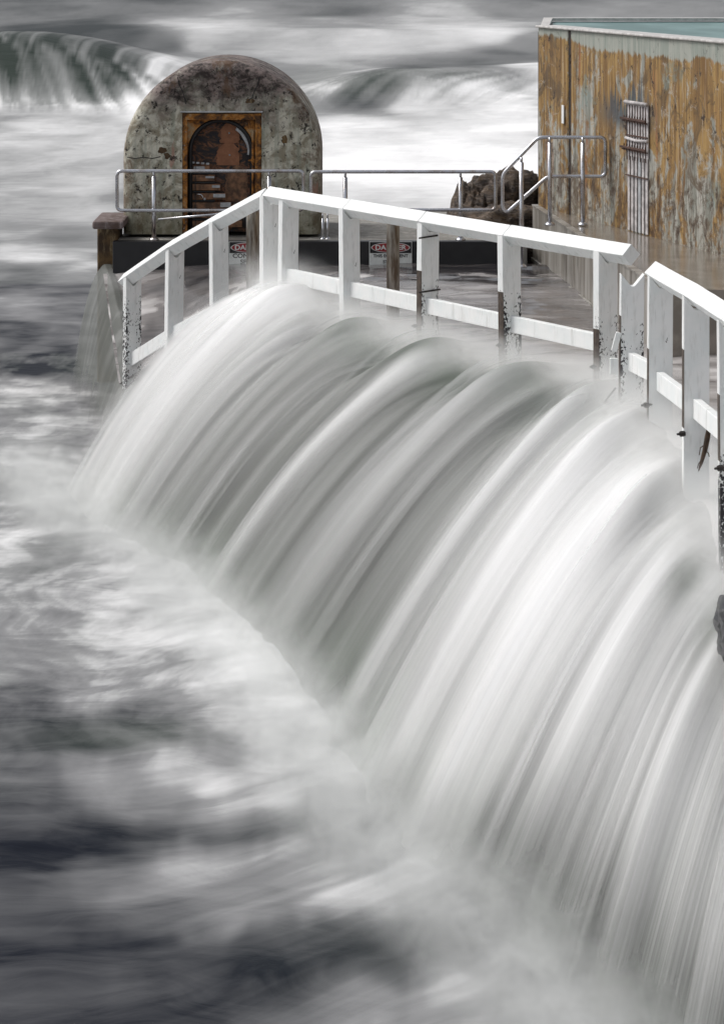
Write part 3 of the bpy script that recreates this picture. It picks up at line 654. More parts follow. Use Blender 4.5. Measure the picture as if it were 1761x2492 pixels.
PH = empty('pump_house', (-1.335, 27.4, .30)); tag(PH, 'weathered domed concrete pump house with rusted arched door', 'pump house')
def pump():
    W = .94; ZS = .715; depth = 1.5; bev = .09
    def outline(off, n=40):
        pts = [(-W + off, 0), (-W + off, ZS * .5), (-W + off, ZS)]
        for k in range(1, n):
            a = math.pi - math.pi * k / n; pts.append(((W - off) * math.cos(a), ZS + (W - off) * math.sin(a)))
        pts += [(W - off, ZS), (W - off, ZS * .5), (W - off, 0)]
        return pts
    bm = bmesh.new(); rings = []
    prof = [(bev, 0), (bev * .3, bev * .25), (0, bev), (0, depth * .5), (0, depth)]
    for off, y in prof:
        rings.append([bm.verts.new((x, y, z)) for x, z in outline(off)])
    for a, b in zip(rings[:-1], rings[1:]):
        for i in range(len(a) - 1): bm.faces.new((a[i], a[i + 1], b[i + 1], b[i]))
    # front face with a rectangular door opening
    dx0, dx1, dz = -.375, .38, 1.155
    f = rings[0]
    n = len(f)
    inner = []
    for v in f:
        # project each outline point to the door rectangle perimeter
        x, z = v.co.x, v.co.z
        cz = .6; 
        if z <= cz: px_, pz_ = (dx0 if x < 0 else dx1), z
        else:
            dxx, dzz = x - 0.0, z - cz
            t1 = (dx1 if dxx > 0 else -dx0) / max(abs(dxx), 1e-6); t2 = (dz - cz) / max(dzz, 1e-6); t = min(t1, t2)
            px_, pz_ = dxx * t, cz + dzz * t
            if t1 < t2: px_ = dx1 if dxx > 0 else dx0
        inner.append((px_, pz_))
    # snap nearest points to the two upper corners
    for cx in (dx0, dx1):
        k = min(range(n), key=lambda i: (inner[i][0] - cx) ** 2 + (inner[i][1] - dz) ** 2); inner[k] = (cx, dz)
    iv = [bm.verts.new((x, 0, z)) for x, z in inner]; rv = [bm.verts.new((x, .22, z)) for x, z in inner]
    for i in range(n - 1):
        bm.faces.new((f[i], f[i + 1], iv[i + 1], iv[i])); bm.faces.new((iv[i], iv[i + 1], rv[i + 1], rv[i]))
    bm.faces.new(rings[-1])
    bmesh.ops.remove_doubles(bm, verts=bm.verts, dist=1e-4)
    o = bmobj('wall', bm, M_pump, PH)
    for p in o.data.polygons: p.use_smooth = abs(p.normal.y) < .98
    # rusted rectangular frame
    bm = bmesh.new(); t = .045
    add_box(bm, (dx0 + t / 2 + .002, .06, dz / 2), (t, .10, dz - .004), bev=.004)
    add_box(bm, (dx1 - .032, .06, dz / 2), (.060, .10, dz - .004), bev=.004)
    add_box(bm, ((dx0 + dx1) / 2, .058, dz - .036), (dx1 - dx0 - .01, .10, .06), bev=.004)
    bmobj('door_frame', bm, M_rust, PH)
    # spandrel plates that leave an arch
    bm = bmesh.new(); cx = -.01; r = .315; cz = dz - .055 - r
    for sgn in (-1, 1):
        xe = dx0 + t if sgn < 0 else dx1 - .068
        arc = [Vector((cx + sgn * r * math.sin(a), .07, cz + r * math.cos(a))) for a in [math.pi / 2 * k / 12 for k in range(13)]]
        pts = [Vector((cx, .07, dz - .04)), Vector((xe, .07, dz - .04)), Vector((xe, .07, cz))] + arc[::-1]
        add_prism(bm, pts, Vector((0, .02, 0)))
    bmobj('arch_plate', bm, M_rust, PH)
    # arched ring inside
    bm = bmesh.new()
    arc = [Vector((cx + (r - .02) * math.cos(a), .10, cz + (r - .02) * math.sin(a))) for a in [math.pi * k / 20 for k in range(21)]]
    arc = [Vector((arc[0].x, .10, 0.02))] + arc + [Vector((arc[-1].x, .10, .02))]
    add_tube(bm, arc, .022, 8); bmobj('arch_ring', bm, M_signblk, PH, True)
    bm = bmesh.new()
    ro, ri = r - .045, r - .075; A = [math.radians(a) for a in range(-8, 62, 5)]
    pts = [Vector((cx + ro * math.cos(a), .10, cz + ro * math.sin(a))) for a in A] + [Vector((cx + (ri + .012 * abs(math.cos(3 * a))) * math.cos(a), .10, cz + ri * math.sin(a))) for a in A[::-1]]
    add_prism(bm, pts, Vector((0, .015, 0))); bmobj('pale_strip', bm, M_palepaint, PH)
    # door leaf
    bm = bmesh.new()
    pts = [Vector((dx0 + .02, .17, 0.01)), Vector((dx1 - .02, .17, 0.01)), Vector((dx1 - .02, .17, dz - .02)), Vector((dx0 + .02, .17, dz - .02))]
    add_prism(bm, pts, Vector((0, .03, 0))); door = bmobj('door', bm, M_door, PH)
    # brown repair plate with ragged edge, two sheets
    bm = bmesh.new(); random.seed(3)
    def ragged(x0, x1, z0, z1, y):
        pts = []
        for k in range(9): pts.append(Vector((lerp(x0, x1, k / 8), y, z0 + (random.random() - .5) * .006)))
        for k in range(1, 12): pts.append(Vector((x1 + (random.random() - .5) * .022, y, lerp(z0, z1, k / 12))))
        for k in range(9): pts.append(Vector((lerp(x1, x0, k / 8) , y, z1 + (random.random() - .5) * .01 - .25 * max(0, abs(k / 8 - .45) - .12) ** 1.2)))
        for k in range(1, 12): pts.append(Vector((x0 + (random.random() - .5) * .022, y, lerp(z1 - .1, z0, k / 12))))
        add_prism(bm, pts, Vector((0, .012, 0)))
    ragged(-.02, .16, .86, 1.07, .155); bmobj('brown_plate', bm, M_brown, door)
    bm = bmesh.new(); ragged(-.055, .155, .645, .87, .160); bmobj('brown_plate', bm, M_brown, door)
    bm = bmesh.new(); ragged(.03, .24, .30, .64, .163); bmobj('brown_plate', bm, M_slat, door)
    # stack of horizontal plates growing longer towards the sill
    for k in range(7):
        z = .615 - k * .088; L = .19 + .052 * k
        L = min(L, .5)
        bm = bmesh.new(); add_box(bm, (dx0 + .065 + L / 2, .128, z), (L, .035, .062), bev=.005); sl = bmobj('slat', bm, M_slat, PH)
        if k < 5:
            bm = bmesh.new(); wl = [.105, .085, .075, .115, .10][k]; add_box(bm, (dx0 + .065 + L - wl / 2 - .006 - (.04 if k == 0 else 0), .107, z + .008), (wl, .008, [.03, .018, .024, .034, .045][k]), bev=.002)
            bmobj('chalky_mark', bm, M_palepaint, sl)
        bm = bmesh.new(); add_box(bm, (dx0 + .065 + .115, .12, z - .042), (.25, .03, .012)); bmobj('slat_gap_bar', bm, M_signblk, sl)
    bm = bmesh.new(); add_box(bm, (dx0 + .12, .19 - .08, .33), (.006, .02, .62)); bmobj('upright_rod', bm, M_signblk, PH)
    for k in range(4):
        bm = bmesh.new(); add_box(bm, (dx0 + .095 + k * .047, .118, .675 - k * .004), (.032, .02, .018), bev=.003); bmobj('white_clip', bm, M_palepaint, PH)
    bm = bmesh.new(); add_tube(bm, round_path([(dx0 + .12, .09, .375), (dx0 + .18, .085, .372), (dx0 + .195, .085, .335), (dx0 + .205, .1, .33)], .02, False), .006, 8); bmobj('door_handle', bm, M_steel, door, True)
    bm = bmesh.new(); bmesh.ops.create_uvsphere(bm, u_segments=10, v_segments=6, radius=.012, matrix=Matrix.Translation((dx0 + .208, .095, .328))); bmobj('door_knob', bm, M_palepaint, door, True)
    for (x, z) in ((-.265, .90), (.065, .955), (.07, .745)):
        bm = bmesh.new(); bmesh.ops.create_uvsphere(bm, u_segments=8, v_segments=6, radius=.009, matrix=Matrix.Translation((x, .148, z))); bmobj('rivet', bm, M_palepaint, door, True)
    bm = bmesh.new(); add_tube(bm, [(dx1 - .085, .05, .01), (dx1 - .085, .05, .98)], .012, 8); bmobj('side_pipe', bm, M_rust, PH, True)
    bm = bmesh.new(); add_box(bm, (dx1 - .075, .045, .70), (.11, .03, .014), bev=.003); add_box(bm, (dx1 - .085, .04, .70), (.035, .03, .04), bev=.003); bmobj('pipe_clamp', bm, M_rust, PH)
    # chipped lintel edge
    bm = bmesh.new(); add_box(bm, (.0, -.006, dz + .012), (dx1 - dx0 + .03, .03, .014), bev=.004); bmobj('lintel_edge', bm, M_palepaint, PH)
    # cracks as thin recessed-looking strips and spall holes
    def crack(pts, w_):
        bm = bmesh.new(); add_tube(bm, [Vector((x, -.002, z)) for x, z in pts], w_, 5); bmobj('crack', bm, M_signblk, PH)
    crack([(-.42, 1.50), (-.40, 1.42), (-.37, 1.36), (-.355, 1.30), (-.34, 1.24)], .004)
    crack([(.36, 1.50), (.34, 1.42), (.31, 1.36), (.29, 1.30), (.25, 1.27)], .004)
    crack([(-.90, .735), (-.82, .722), (-.74, .735), (-.66, .722), (-.58, .74)], .004)
    for (x, z, a, b) in ((.27, 1.27, .05, .022), (.60, .905, .03, .045), (-.86, .95, .035, .06), (-.56, .80, .05, .03), (-.52, .75, .03, .03), (.88, .82, .03, .08)):
        bm = bmesh.new(); pts = []
        for k in range(14):
            aa = 2 * math.pi * k / 14; q = .7 + .5 * random.random(); pts.append(Vector((x + a * q * math.cos(aa), -.003, z + b * q * math.sin(aa))))
        if abs(x) < .8:
            add_prism(bm, pts, Vector((0, .012, 0))); bmobj('spall', bm, M_plinth, PH)
        else: bm.free()
pump()

# stained block left of the pump house
bm = bmesh.new(); add_box(bm, (-2.41, 27.55, -.35), (.20, .5, 1.5), bev=.02)
bl = bmobj('concrete_pier', bm, M_plinth); bm = bmesh.new(); add_box(bm, (-2.37, 27.3, .44), (.29, .9, .075), bev=.02); bmobj('pier_cap', bm, mat_concrete('pier_cap_concrete', (.17, .13, .125), (.09, .06, .05), (.26, .22, .22), 2), bl)
tag(bl, 'short rust-stained concrete pier at the left foot of the pump house', 'pier')

# ------------------------------------------------------------------ stainless handrails
def rail(label, pts, posts, D=26.98, r=.0165, closed=True, base=585, rp=.021, name='steel_handrail', stubs=True):
    o = empty(name, PT(pts[0][0], base, D)); tag(o, label, 'handrail', 'stainless steel handrails by the pump house')
    loc = o.location
    bm = bmesh.new(); add_tube(bm, round_path([PT(a, b, D) - loc for a, b in pts], .05, closed), r, 10, closed=closed); bmobj('pipe', bm, M_steel, o, True)
    for (px, py0, py1, dd) in posts:
        bm = bmesh.new(); a = PT(px, py0, D + dd) - loc; b = PT(px, py1, D + dd) - loc
        add_tube(bm, [a, Vector((a.x, a.y, a.z - .045))], rp * .55, 8); add_tube(bm, [Vector((a.x, a.y, a.z - .045)), b], rp, 10); pst = bmobj('post', bm, M_steel, o, True)
        bm = bmesh.new(); add_tube(bm, [b + Vector((0, 0, .03)), b + Vector((0, 0, .012)), b], [rp * 1.3, rp * 2.1, rp * 2.4], 12); bmobj('flange', bm, M_steel, pst, True)
rail('stainless handrail in front of the pump house', [(285, 416), (738, 416), (738, 512), (285, 512)], [(375, 418, 585, .03), (655, 418, 585, .03)])
rail('stainless handrail spanning from pump house to the rocks', [(756, 418), (1205, 418), (1205, 511), (756, 511)], [(840, 420, 585, .03), (1120, 420, 585, .03)])
rail('stainless handrail bent up the steps beside the tall stained wall', [(1222, 424), (1309, 334), (1472, 334), (1472, 429), (1332, 429), (1233, 517), (1222, 505)], [(1268, 383, 650, -.03), (1337, 335, 548, -.03), (1417, 335, 548, -.03)], D=25.63)
rail('thin low handrail slanting behind the pump house rail', [(385, 534), (520, 522), (610, 508)], [(515, 521, 585, .02), (785, 520, 585, .05), (797, 520, 585, .05)], D=27.2, r=.011, closed=False, rp=.013)

# ------------------------------------------------------------------ thick steel posts behind the fence
for px, D, pt, lab in ((615, 23.35, 510, 'thick stained steel post rising behind the fence corner'), (956, 23.2, 512, 'thick stained steel post standing in deck water before the right danger sign')):
    x = X_at(px, D); bm = bmesh.new(); zt = Z_at(pt, D)
    add_tube(bm, [(0, 0, 0), (0, 0, zt + .4 - .02), (0, 0, zt + .4)], [.053, .053, .046], 20)
    o = bmobj('steel_post', bm, M_tube); o.location = (x, D, -.4)
    for p in o.data.polygons: p.use_smooth = len(p.vertices) == 4
    bm = bmesh.new(); add_tube(bm, [(0, 0, .40), (0, 0, .43)], [.075, .07], 20); bmobj('base_flange', bm, M_tube, o, False)
    tag(o, lab, 'post', 'thick steel posts behind the fence')

# ------------------------------------------------------------------ danger signs
def text(s, size, loc, mat, parent, name='lettering', sx=1.0):
    c = bpy.data.curves.new(name, 'FONT'); c.body = s; c.size = size; c.align_x = 'CENTER'; c.align_y = 'CENTER'; c.extrude = .0008; c.offset = size * .022
    c.materials.append(mat); o = bpy.data.objects.new(name, c); col.objects.link(o); o.parent = parent; o.location = loc; o.rotation_euler = (R(90), 0, 0); o.scale = (sx, 1, 1)
    bpy.context.view_layer.update(); me = bpy.data.meshes.new_from_object(o.evaluated_get(bpy.context.evaluated_depsgraph_get())); q = bpy.data.objects.new(name, me); col.objects.link(q); q.parent = parent; q.location = loc; q.rotation_euler = (R(90), 0, 0); q.scale = (sx, 1, 1); bpy.data.objects.remove(o); me.name = name; return q
def sign(px0, px1, lines, lab):
    D = 26.90; xc = X_at((px0 + px1) / 2, D); W = (px1 - px0) * D / FPX; H = .34; zt = Z_at(588, D)
    o = empty('danger_sign', (xc, D, zt - H)); tag(o, lab, 'sign', 'danger signs on the black board')
    bm = bmesh.new(); add_box(bm, (0, 0, H / 2), (W, .006, H), bev=.002); bmobj('plate', bm, M_signw, o)
    hz = 27 * D / FPX
    bm = bmesh.new(); add_box(bm, (0, -.0045, H - hz / 2 - .003), (W - .012, .002, hz), bev=0); bmobj('header', bm, M_signblk, o)
    for rx, rz, m, y, nm in ((W * .455, hz * .46, M_signw, -.0072, 'oval_border'), (W * .435, hz * .41, M_signred, -.0092, 'oval')):
        bm = bmesh.new(); add_prism(bm, [Vector((rx * math.cos(2 * math.pi * k / 32), y, H - hz / 2 - .003 + rz * math.sin(2 * math.pi * k / 32))) for k in range(32)], Vector((0, .0015, 0))); bmobj(nm, bm, m, o)
    text('DANGER', .062, (0, -.0102, H - hz / 2 - .004), M_signw, o, sx=1.15)
    for k, (t_, sz, sx) in enumerate(lines):
        text(t_, sz, (0, -.0045, H - hz - .030 - k * .056), M_signblk, o, sx=sx)
sign(557, 660, [('CONFINED', .056, 1.15), ('SPACE', .056, 1.15), ('ENTRY BY', .04, 1), ('PERMIT', .04, 1)][:2], 'danger confined space sign partly behind the fence corner post')
sign(898, 1002, [('THIS EQUIPMENT', .041, 1.02), ('STARTS', .041, 1.02)], 'danger equipment sign crossed by a thick steel post')

# ------------------------------------------------------------------ rocks by the steps
def rock(name, c, s, seed, mat, lab, sub=5, rough=.35, taper=0.0):
    bm = bmesh.new(); bmesh.ops.create_icosphere(bm, subdivisions=sub, radius=1)
    from mathutils import noise
    for v in bm.verts:
        p = v.co.copy(); q = p * 1.4 + Vector((seed, seed * .7, 0)); d = noise.fractal(q, .9, 2.2, 6) * rough
        d += .10 * (1 - abs(noise.noise(p * 4 + Vector((seed, 0, 0)))) * 2)
        # squarish
        m = max(abs(p.x), abs(p.y), abs(p.z)); p = p * lerp(1, 1 / m, .35)
        v.co = Vector((p.x * s[0], p.y * s[1], p.z * s[2])) * (1 + d)
        tp = 1 - taper * max(0, p.z); v.co.x *= tp; v.co.y *= tp; v.co.z += .05 * abs(noise.noise(Vector((v.co.x * 6 + seed, v.co.y * 3, 0)))) * (p.z > .3)
        v.co.z += noise.noise(Vector((v.co.x * 9, v.co.y * 9, seed))) * .035 + noise.noise(Vector((v.co.x * 22, v.co.y * 22, v.co.z * 22))) * .012
    o = bmobj(name, bm, mat, None, True); o.location = c; tag(o, lab, 'rock', 'brown rocks between platform and stained wall'); return o
rock('rock', (1.07, 28.6, .24), (.23, .4, .40), 2.1, M_rock, 'brown cone-shaped rock behind the right end of the straight handrail', taper=.5, rough=.22)
rock('rock', (1.38, 28.9, .26), (.40, .5, .44), 5.4, M_rock, 'dark layered rock against the foot of the stained wall', taper=.15)
rock('rock', (1.30, 28.1, .12), (.50, .35, .36), 8.3, M_rock, 'low dark rock under the bent handrail')
rock('rock', (1.835, 13.65, -.20), (.13, .38, .13), 4.4, mat_simple('black_wet_rock', (.018, .019, .022), .3, var=.5, nsc=8), 'black wet rock breaking the water at the right edge', rough=.25)

# ------------------------------------------------------------------ landing and tall stained wall
def landing():
    L = [(1.655, 27.6), (1.91, 24.5), (2.20, 20.9)]; zL = .557
    bm = bmesh.new()
    pts = [Vector((x, y, 0)) for x, y in L] + [Vector((6, 20.9, 0)), Vector((6, 27.6, 0))]
    add_prism(bm, [p + Vector((0, 0, -.6)) for p in pts], Vector((0, 0, .6 + zL)))
    o = bmobj('landing', bm, M_film); tag(o, 'wet raised concrete landing at the foot of the stained wall', kind='structure')
    # panels of the side wall, with recessed joints
    ds = [27.6, 27.3, 25.15, 23.5, 22.2, 20.9]
    xs = lambda y: float(np.interp(-y, [-27.6, -24.5, -20.9], [1.655, 1.91, 2.20]))
    for a, b in zip(ds[:-1], ds[1:]):
        bm = bmesh.new(); a2 = a - .010; b2 = b + .010
        q = [Vector((xs(a2) - .022, a2, zL - .01)), Vector((xs(b2) - .022, b2, zL - .01)), Vector((xs(b2) - .022, b2, -.1)), Vector((xs(a2) - .022, a2, -.1))]
        add_prism(bm, q, Vector((.02, 0, 0))); bmobj('wall_panel', bm, mats_panel, o)
    bm = bmesh.new(); q = [Vector((xs(27.6) - .03, 27.6, zL - .004)), Vector((xs(20.9) - .03, 20.9, zL - .004)), Vector((xs(20.9) + .03, 20.9, zL - .004)), Vector((xs(27.6) + .03, 27.6, zL - .004))]
    add_prism(bm, q, Vector((0, 0, .015))); bmobj('wall_edge', bm, M_wet, o)
    bm = bmesh.new(); y0, y1 = 27.55, 21.0
    q = [Vector((xs(y0) - .045, y0, .03)), Vector((xs(y1) - .045, y1, .03)), Vector((xs(y1) - .024, y1, .03)), Vector((xs(y0) - .024, y0, .03))]
    add_prism(bm, q, Vector((0, 0, .035))); bmobj('skirting_ledge', bm, M_conc, o)
mats_panel = mat_wet('wet_panel'); M_wetdark = mat_simple('dark_wet_concrete', (.10, .085, .072), .35, var=.45, nsc=7)
landing()

TC = Vector((1.685, 27.5, .557)); TR = Vector((2.915, 23.1, .557)); td = (TR - TC); tl = td.length; ta = math.atan2(td.y, td.x)
tower = empty('tall_concrete_wall', TC); tower.rotation_euler = (0, 0, ta); tag(tower, 'tall ochre and grey stained concrete wall of the raised pool', 'pool wall')
def tower_build():
    H = 2.27 - .557; Lx = 13.0
    # local: x along face towards the camera, y = away from the viewer is +y? (left normal)
    back = .25
    gx = .88    # vertical joint
    for (a, b) in ((0, gx - .035), (gx + .035, Lx)):
        nx = max(2, int((b - a) / .06)); nz = 44
        U, V = np.meshgrid(np.linspace(a, b, nx), np.linspace(-.62, H, nz), indexing='ij')
        e = np.minimum(U - a, b - U); Yd = .012 * (fbm(U * 6, V * 4, 2, 4) - .5) * sstep(e, 0, .05)
        bm = bmesh.new(); vs = [[bm.verts.new((U[i, j], Yd[i, j], V[i, j])) for j in range(nz)] for i in range(nx)]
        for i in range(nx - 1):
            for j in range(nz - 1): bm.faces.new((vs[i][j], vs[i + 1][j], vs[i + 1][j + 1], vs[i][j + 1]))
        # returns
        for i, xx in ((0, a), (nx - 1, b)):
            w_ = [bm.verts.new((xx, back, V[0, j])) for j in range(nz)]
            for j in range(nz - 1): bm.faces.new((vs[i][j], w_[j], w_[j + 1], vs[i][j + 1]))
        me = bpy.data.meshes.new('wall'); bmesh.ops.recalc_face_normals(bm, faces=bm.faces); bm.to_mesh(me); bm.free()
        for p in me.polygons: p.use_smooth = True
        link('wall', me, M_tower, tower)
    bm = bmesh.new(); 
    for k in range(60):
        z0 = H * k / 60; q_ = .030 + .016 * math.sin(k * 1.7) * math.sin(k * .63) + random.uniform(-.01, .012)
        add_box(bm, (gx + random.uniform(-.008, .008), .016 - .0001 * k, z0 + H / 120), (2 * q_ + .012, .02, H / 60 + .002))
    bmobj('joint', bm, M_crack, tower)
    bm = bmesh.new(); add_box(bm, (Lx / 2, .135, H / 2 - .33), (Lx - .02, .2, H + .57)); bmobj('wall_core', bm, M_conc, tower)
    bm = bmesh.new(); add_box(bm, (Lx / 2 - .01, .10, H + .008), (Lx + .03, .25, .022), bev=.008); bmobj('coping', bm, M_coping, tower)
    # ladder-like guard panel with studded bars
    x0 = 1.80 - .02; 
    k = lambda px: None
tower_build()
bpy.context.view_layer.update()
Mt = tower.matrix_world.inverted()
def on_face(px, py):      # point of the stained wall's face seen at a place of the photograph
    k = (px - 880.5) / FPX; t = (k * TC.y - TC.x) / (td.x - k * td.y); p = TC + td * t
    return Mt @ Vector((p.x, p.y, Z_at(py, p.y)))
def guard():
    a = on_face(1528, 247); b = on_face(1580, 262); lo = on_face(1580, 405).z
    Wd = b.x - a.x
    o = empty('guard_panel', (0, 0, 0)); o.parent = None; o.matrix_world = tower.matrix_world @ Matrix.Translation((a.x, -.012, 0))
    tag(o, 'corroded white slatted panel with studded bars on the stained wall', 'wall panel')
    zt = a.z; zm = on_face(1528, 378).z
    bm = bmesh.new(); add_box(bm, (Wd / 2, 0, (zt + zm) / 2), (Wd, .012, zt - zm), bev=.003); bmobj('backing', bm, M_rods, o)
    bm = bmesh.new(); add_tube(bm, [(-.005, -.02, zt), (Wd + .005, -.02, zt)], .016, 8); bmobj('top_tube', bm, M_rods, o, True)
    for k in range(8):
        x = Wd * (k + .3) / 8; bm = bmesh.new(); add_box(bm, (x, -.010, (zt + lo) / 2 - .0), (.006, .006, zt - lo - .05)); bmobj('rod', bm, M_rodrust, o)
    zb = on_face(1528, 500).z
    for k in range(6):
        x = Wd * (k + .5) / 6; bm = bmesh.new(); add_box(bm, (x, .002, (zm + .01) / 2), (Wd / 6 * .62, .010, zm - .01), bev=.002); bmobj('batten', bm, M_rods if k != 3 else M_palepaint, o)
    for py in (290, 360):
        z = on_face(1545, py).z
        bm = bmesh.new(); add_box(bm, (Wd / 2 - .03, -.035, z), (Wd + .10, .016, .02), bev=.003); add_box(bm, (Wd / 2 - .03, -.020, z - .02), (Wd + .06, .02, .010))
        br = bmobj('bracket_bar', bm, M_rodrust, o)
        for j in range(9):
            bm = bmesh.new(); add_tube(bm, [(Wd * j / 8, -.03, z - .028), (Wd * j / 8, -.03, z + .03)], .005, 6); bmobj('stud', bm, M_rodrust, br)
    for py in (330, 428):
        z = on_face(1545, py).z; bm = bmesh.new(); add_box(bm, (Wd / 2, -.012, z), (Wd, .012, .010)); bmobj('strap', bm, M_rodrust, o)
    z = on_face(1545, 338).z; bm = bmesh.new(); add_tube(bm, [(0, -.012, z), (Wd * .5, -.014, z - .012), (Wd, -.012, z)], .014, 8); bmobj('pale_tube', bm, M_rods, o, True)
guard()
p = on_face(1372, 278); bm = bmesh.new(); add_box(bm, (0, 0, 0), (.062, .006, .17), bev=.001)
o = bmobj('white_marker', bm, M_paint); o.matrix_world = tower.matrix_world @ Matrix.Translation((p.x, -.014, p.z)); tag(o, 'small upright white marker strip on the stained wall', 'marker')
# raised pool behind the wall
bm = bmesh.new(); nrm = Vector((-td.y, td.x, 0)).normalized()
pa = TC + Vector((.02, .12, 0)); pb = TC + td.normalized() * 12.9
q = [Vector((pa.x + .12, pa.y, 2.22)), Vector((pb.x + .2, pb.y, 2.22)), Vector((14, pb.y, 2.22)), Vector((14, 31.0, 2.22)), Vector((2.05, 31.0, 2.22))]
add_prism(bm, q, Vector((0, 0, -.05))); o = bmobj('raised_pool_water', bm, M_teal); tag(o, 'teal water of the raised pool behind the wall', kind='structure')
bm = bmesh.new(); add_prism(bm, [Vector((TC.x + .02, 27.62, 2.235)), Vector((TC.x + .10, 27.62, 2.235)), Vector((2.05, 31.0, 2.235)), Vector((14, 31.0, 2.235)), Vector((14, 31.25, 2.235)), Vector((1.97, 31.25, 2.235))], Vector((0, 0, .03)))
o = bmobj('pool_rim', bm, M_coping); tag(o, 'pale rim on the far sides of the raised pool', kind='structure')
bm = bmesh.new(); add_prism(bm, [Vector((TC.x, 27.56, -2)), Vector((TC.x + .1, 27.56, -2)), Vector((2.1, 31.2, -2)), Vector((14, 31.2, -2)), Vector((14, 31.24, -2)), Vector((1.97, 31.24, -2))], Vector((0, 0, 4.22)))
o = bmobj('pool_side', bm, M_conc); tag(o, 'outer side of the raised pool', kind='structure')

# ------------------------------------------------------------------ the white fence
PW, PTk, HD = .145, .068, .070
def post_mesh(zt, zb, notch=True, bare=.45):
    bm = bmesh.new(); h = PW / 2; zz = zt - zb
    pts = [Vector((-h, 0, 0)), Vector((h, 0, 0)), Vector((h, 0, zz))]
    if notch: pts += [Vector((0.010, 0, zz - h - .004)), Vector((-.010, 0, zz - h - .004))]
    pts += [Vector((-h, 0, zz))]
    if bare:
        b0, b1 = bare[0] - zb, bare[1] - zb
        pts += [Vector((-h, 0, b1)), Vector((-h, 0, b0))]
    fs = add_prism(bm, [p + Vector((0, -PTk / 2, 0)) for p in pts], Vector((0, PTk, 0)))
    if bare:
        for f in fs:
            c = f.calc_center_median()
            if len(f.verts) == 4 and abs(c.x + h) < 1e-4 and b0 < c.z < b1: f.material_index = 1
    es = [e for e in bm.edges if abs(e.verts[0].co.y - e.verts[1].co.y) < 1e-5]
    return bm
def add_post(root, base, zt, zb, mat, bare=.45, ang=0, notch=True, name='post'):
    bm = post_mesh(zt, zb, notch, bare); o = bmobj(name, bm, [mat, M_timber], root)
    mod = o.modifiers.new('bevel', 'BEVEL'); mod.width = .003; mod.segments = 1; mod.limit_method = 'ANGLE'
    o.location = Vector((base.x, base.y, zb)) - (root.location if root else Vector()); o.rotation_euler = (R(random.uniform(-.6, .6)), R(random.uniform(-.8, .8)), ang); return o
def diamond(bm, p, q, hd, w_jit=0.0, n=6):
    p, q = Vector(p), Vector(q); d = (q - p).normalized(); s_ = d.cross(Vector((0, 0, 1))).normalized(); up = s_.cross(d).normalized()
    rings = []
    for i in range(n + 1):
        c = p.lerp(q, i / n) + up * random.uniform(-w_jit, w_jit); sg = []
        for a, b in ((0, 1), (1, 0), (0, -1), (-1, 0)): sg.append(bm.verts.new(c + (up * b + s_ * a) * hd))
        rings.append(sg)
    for A, B in zip(rings[:-1], rings[1:]):
        for k in range(4): bm.faces.new((A[k], A[(k + 1) % 4], B[(k + 1) % 4], B[k]))
    bm.faces.new(rings[0]); bm.faces.new(rings[-1][::-1])
def top_rail(root, p, q, mat=None, name='top_rail'):
    bm = bmesh.new(); diamond(bm, Vector(p) - root.location, Vector(q) - root.location, HD, .0012); o = bmobj(name, bm, mat or M_paint, root)
    mod = o.modifiers.new('bevel', 'BEVEL'); mod.width = .005; mod.segments = 2; mod.limit_method = 'ANGLE'; return o
def low_rail(root, p, q, h=.112, t=.045):
    p, q = Vector(p), Vector(q); d = (q - p); bm = bmesh.new(); a = math.atan2(d.y, d.x); sl = math.atan2(d.z, math.hypot(d.x, d.y))
    rot = Matrix.Rotation(a, 3, 'Z') @ Matrix.Rotation(-sl, 3, 'Y')
    add_box(bm, (p + q) / 2 - root.location, (d.length, t, h), rot, bev=.004); return bmobj('lower_rail', bm, M_paint, root)
def bolt(root, p, L=.05, r=.009):
    p = Vector(p) - root.location; bm = bmesh.new(); d = Vector((-.87, -.49, 0))
    add_tube(bm, [p, p + d * L], r * .6, 6); add_tube(bm, [p + d * L * .35, p + d * L * .7], r * 1.5, 6); bmobj('bolt', bm, M_bolt, root)
RZ = 1.10
ang1 = math.atan2(DIR.y, DIR.x) - math.pi / 2          # board face looks along the fence
posts1 = [(697, M_paint, 0, .02), (853, M_paint, 0, .02), (1037, M_chip1, (-.3, .75), -.05), (1243, M_chip2, (-.3, .72), -.05), (1472, M_chip1, (-.3, .60), -.05)]
F1 = empty('white_fence', on_line(1037)); F1.location.z = 0
tag(F1, 'long straight run of white timber fence above the curtain of water', 'fence', 'white timber fences along the brink')
P1 = [on_line(px) for px, *_ in posts1]
for (px, m, bare, zb), p in zip(posts1, P1): add_post(F1, p, RZ, zb - .35, m, bare, ang1)
up = Vector((0, 0, 1))
ends = [on_line(656)] + P1[1:4] + [P1[4] - DIR * .30]
for a, b in zip(ends[:-1], ends[1:]):
    top_rail(F1, a + up * RZ - (b - a).normalized() * 0, b + up * RZ - (b - a).normalized() * .008)
for a, b in zip(P1[:-1], P1[1:]):
    d = (b - a).normalized(); low_rail(F1, a + d * .0 + up * .50, b - d * .0 + up * .50)
for p in P1[2:]: bolt(F1, p - DIR * 0 + Vector((-.87, -.49, 0)) * .07 + up * .36)
# wire ties on the third post
for z in (.985, .60):
    bm = bmesh.new(); c = P1[2] - DIR * (PTk / 2 + .006) + up * z - F1.location; s_ = Vector((.87, .49, 0)); add_tube(bm, [c - s_ * .085, c + s_ * (.09 if z < .9 else .07) + up * .012], .006, 6); bmobj('wire_tie', bm, M_bolt, F1)
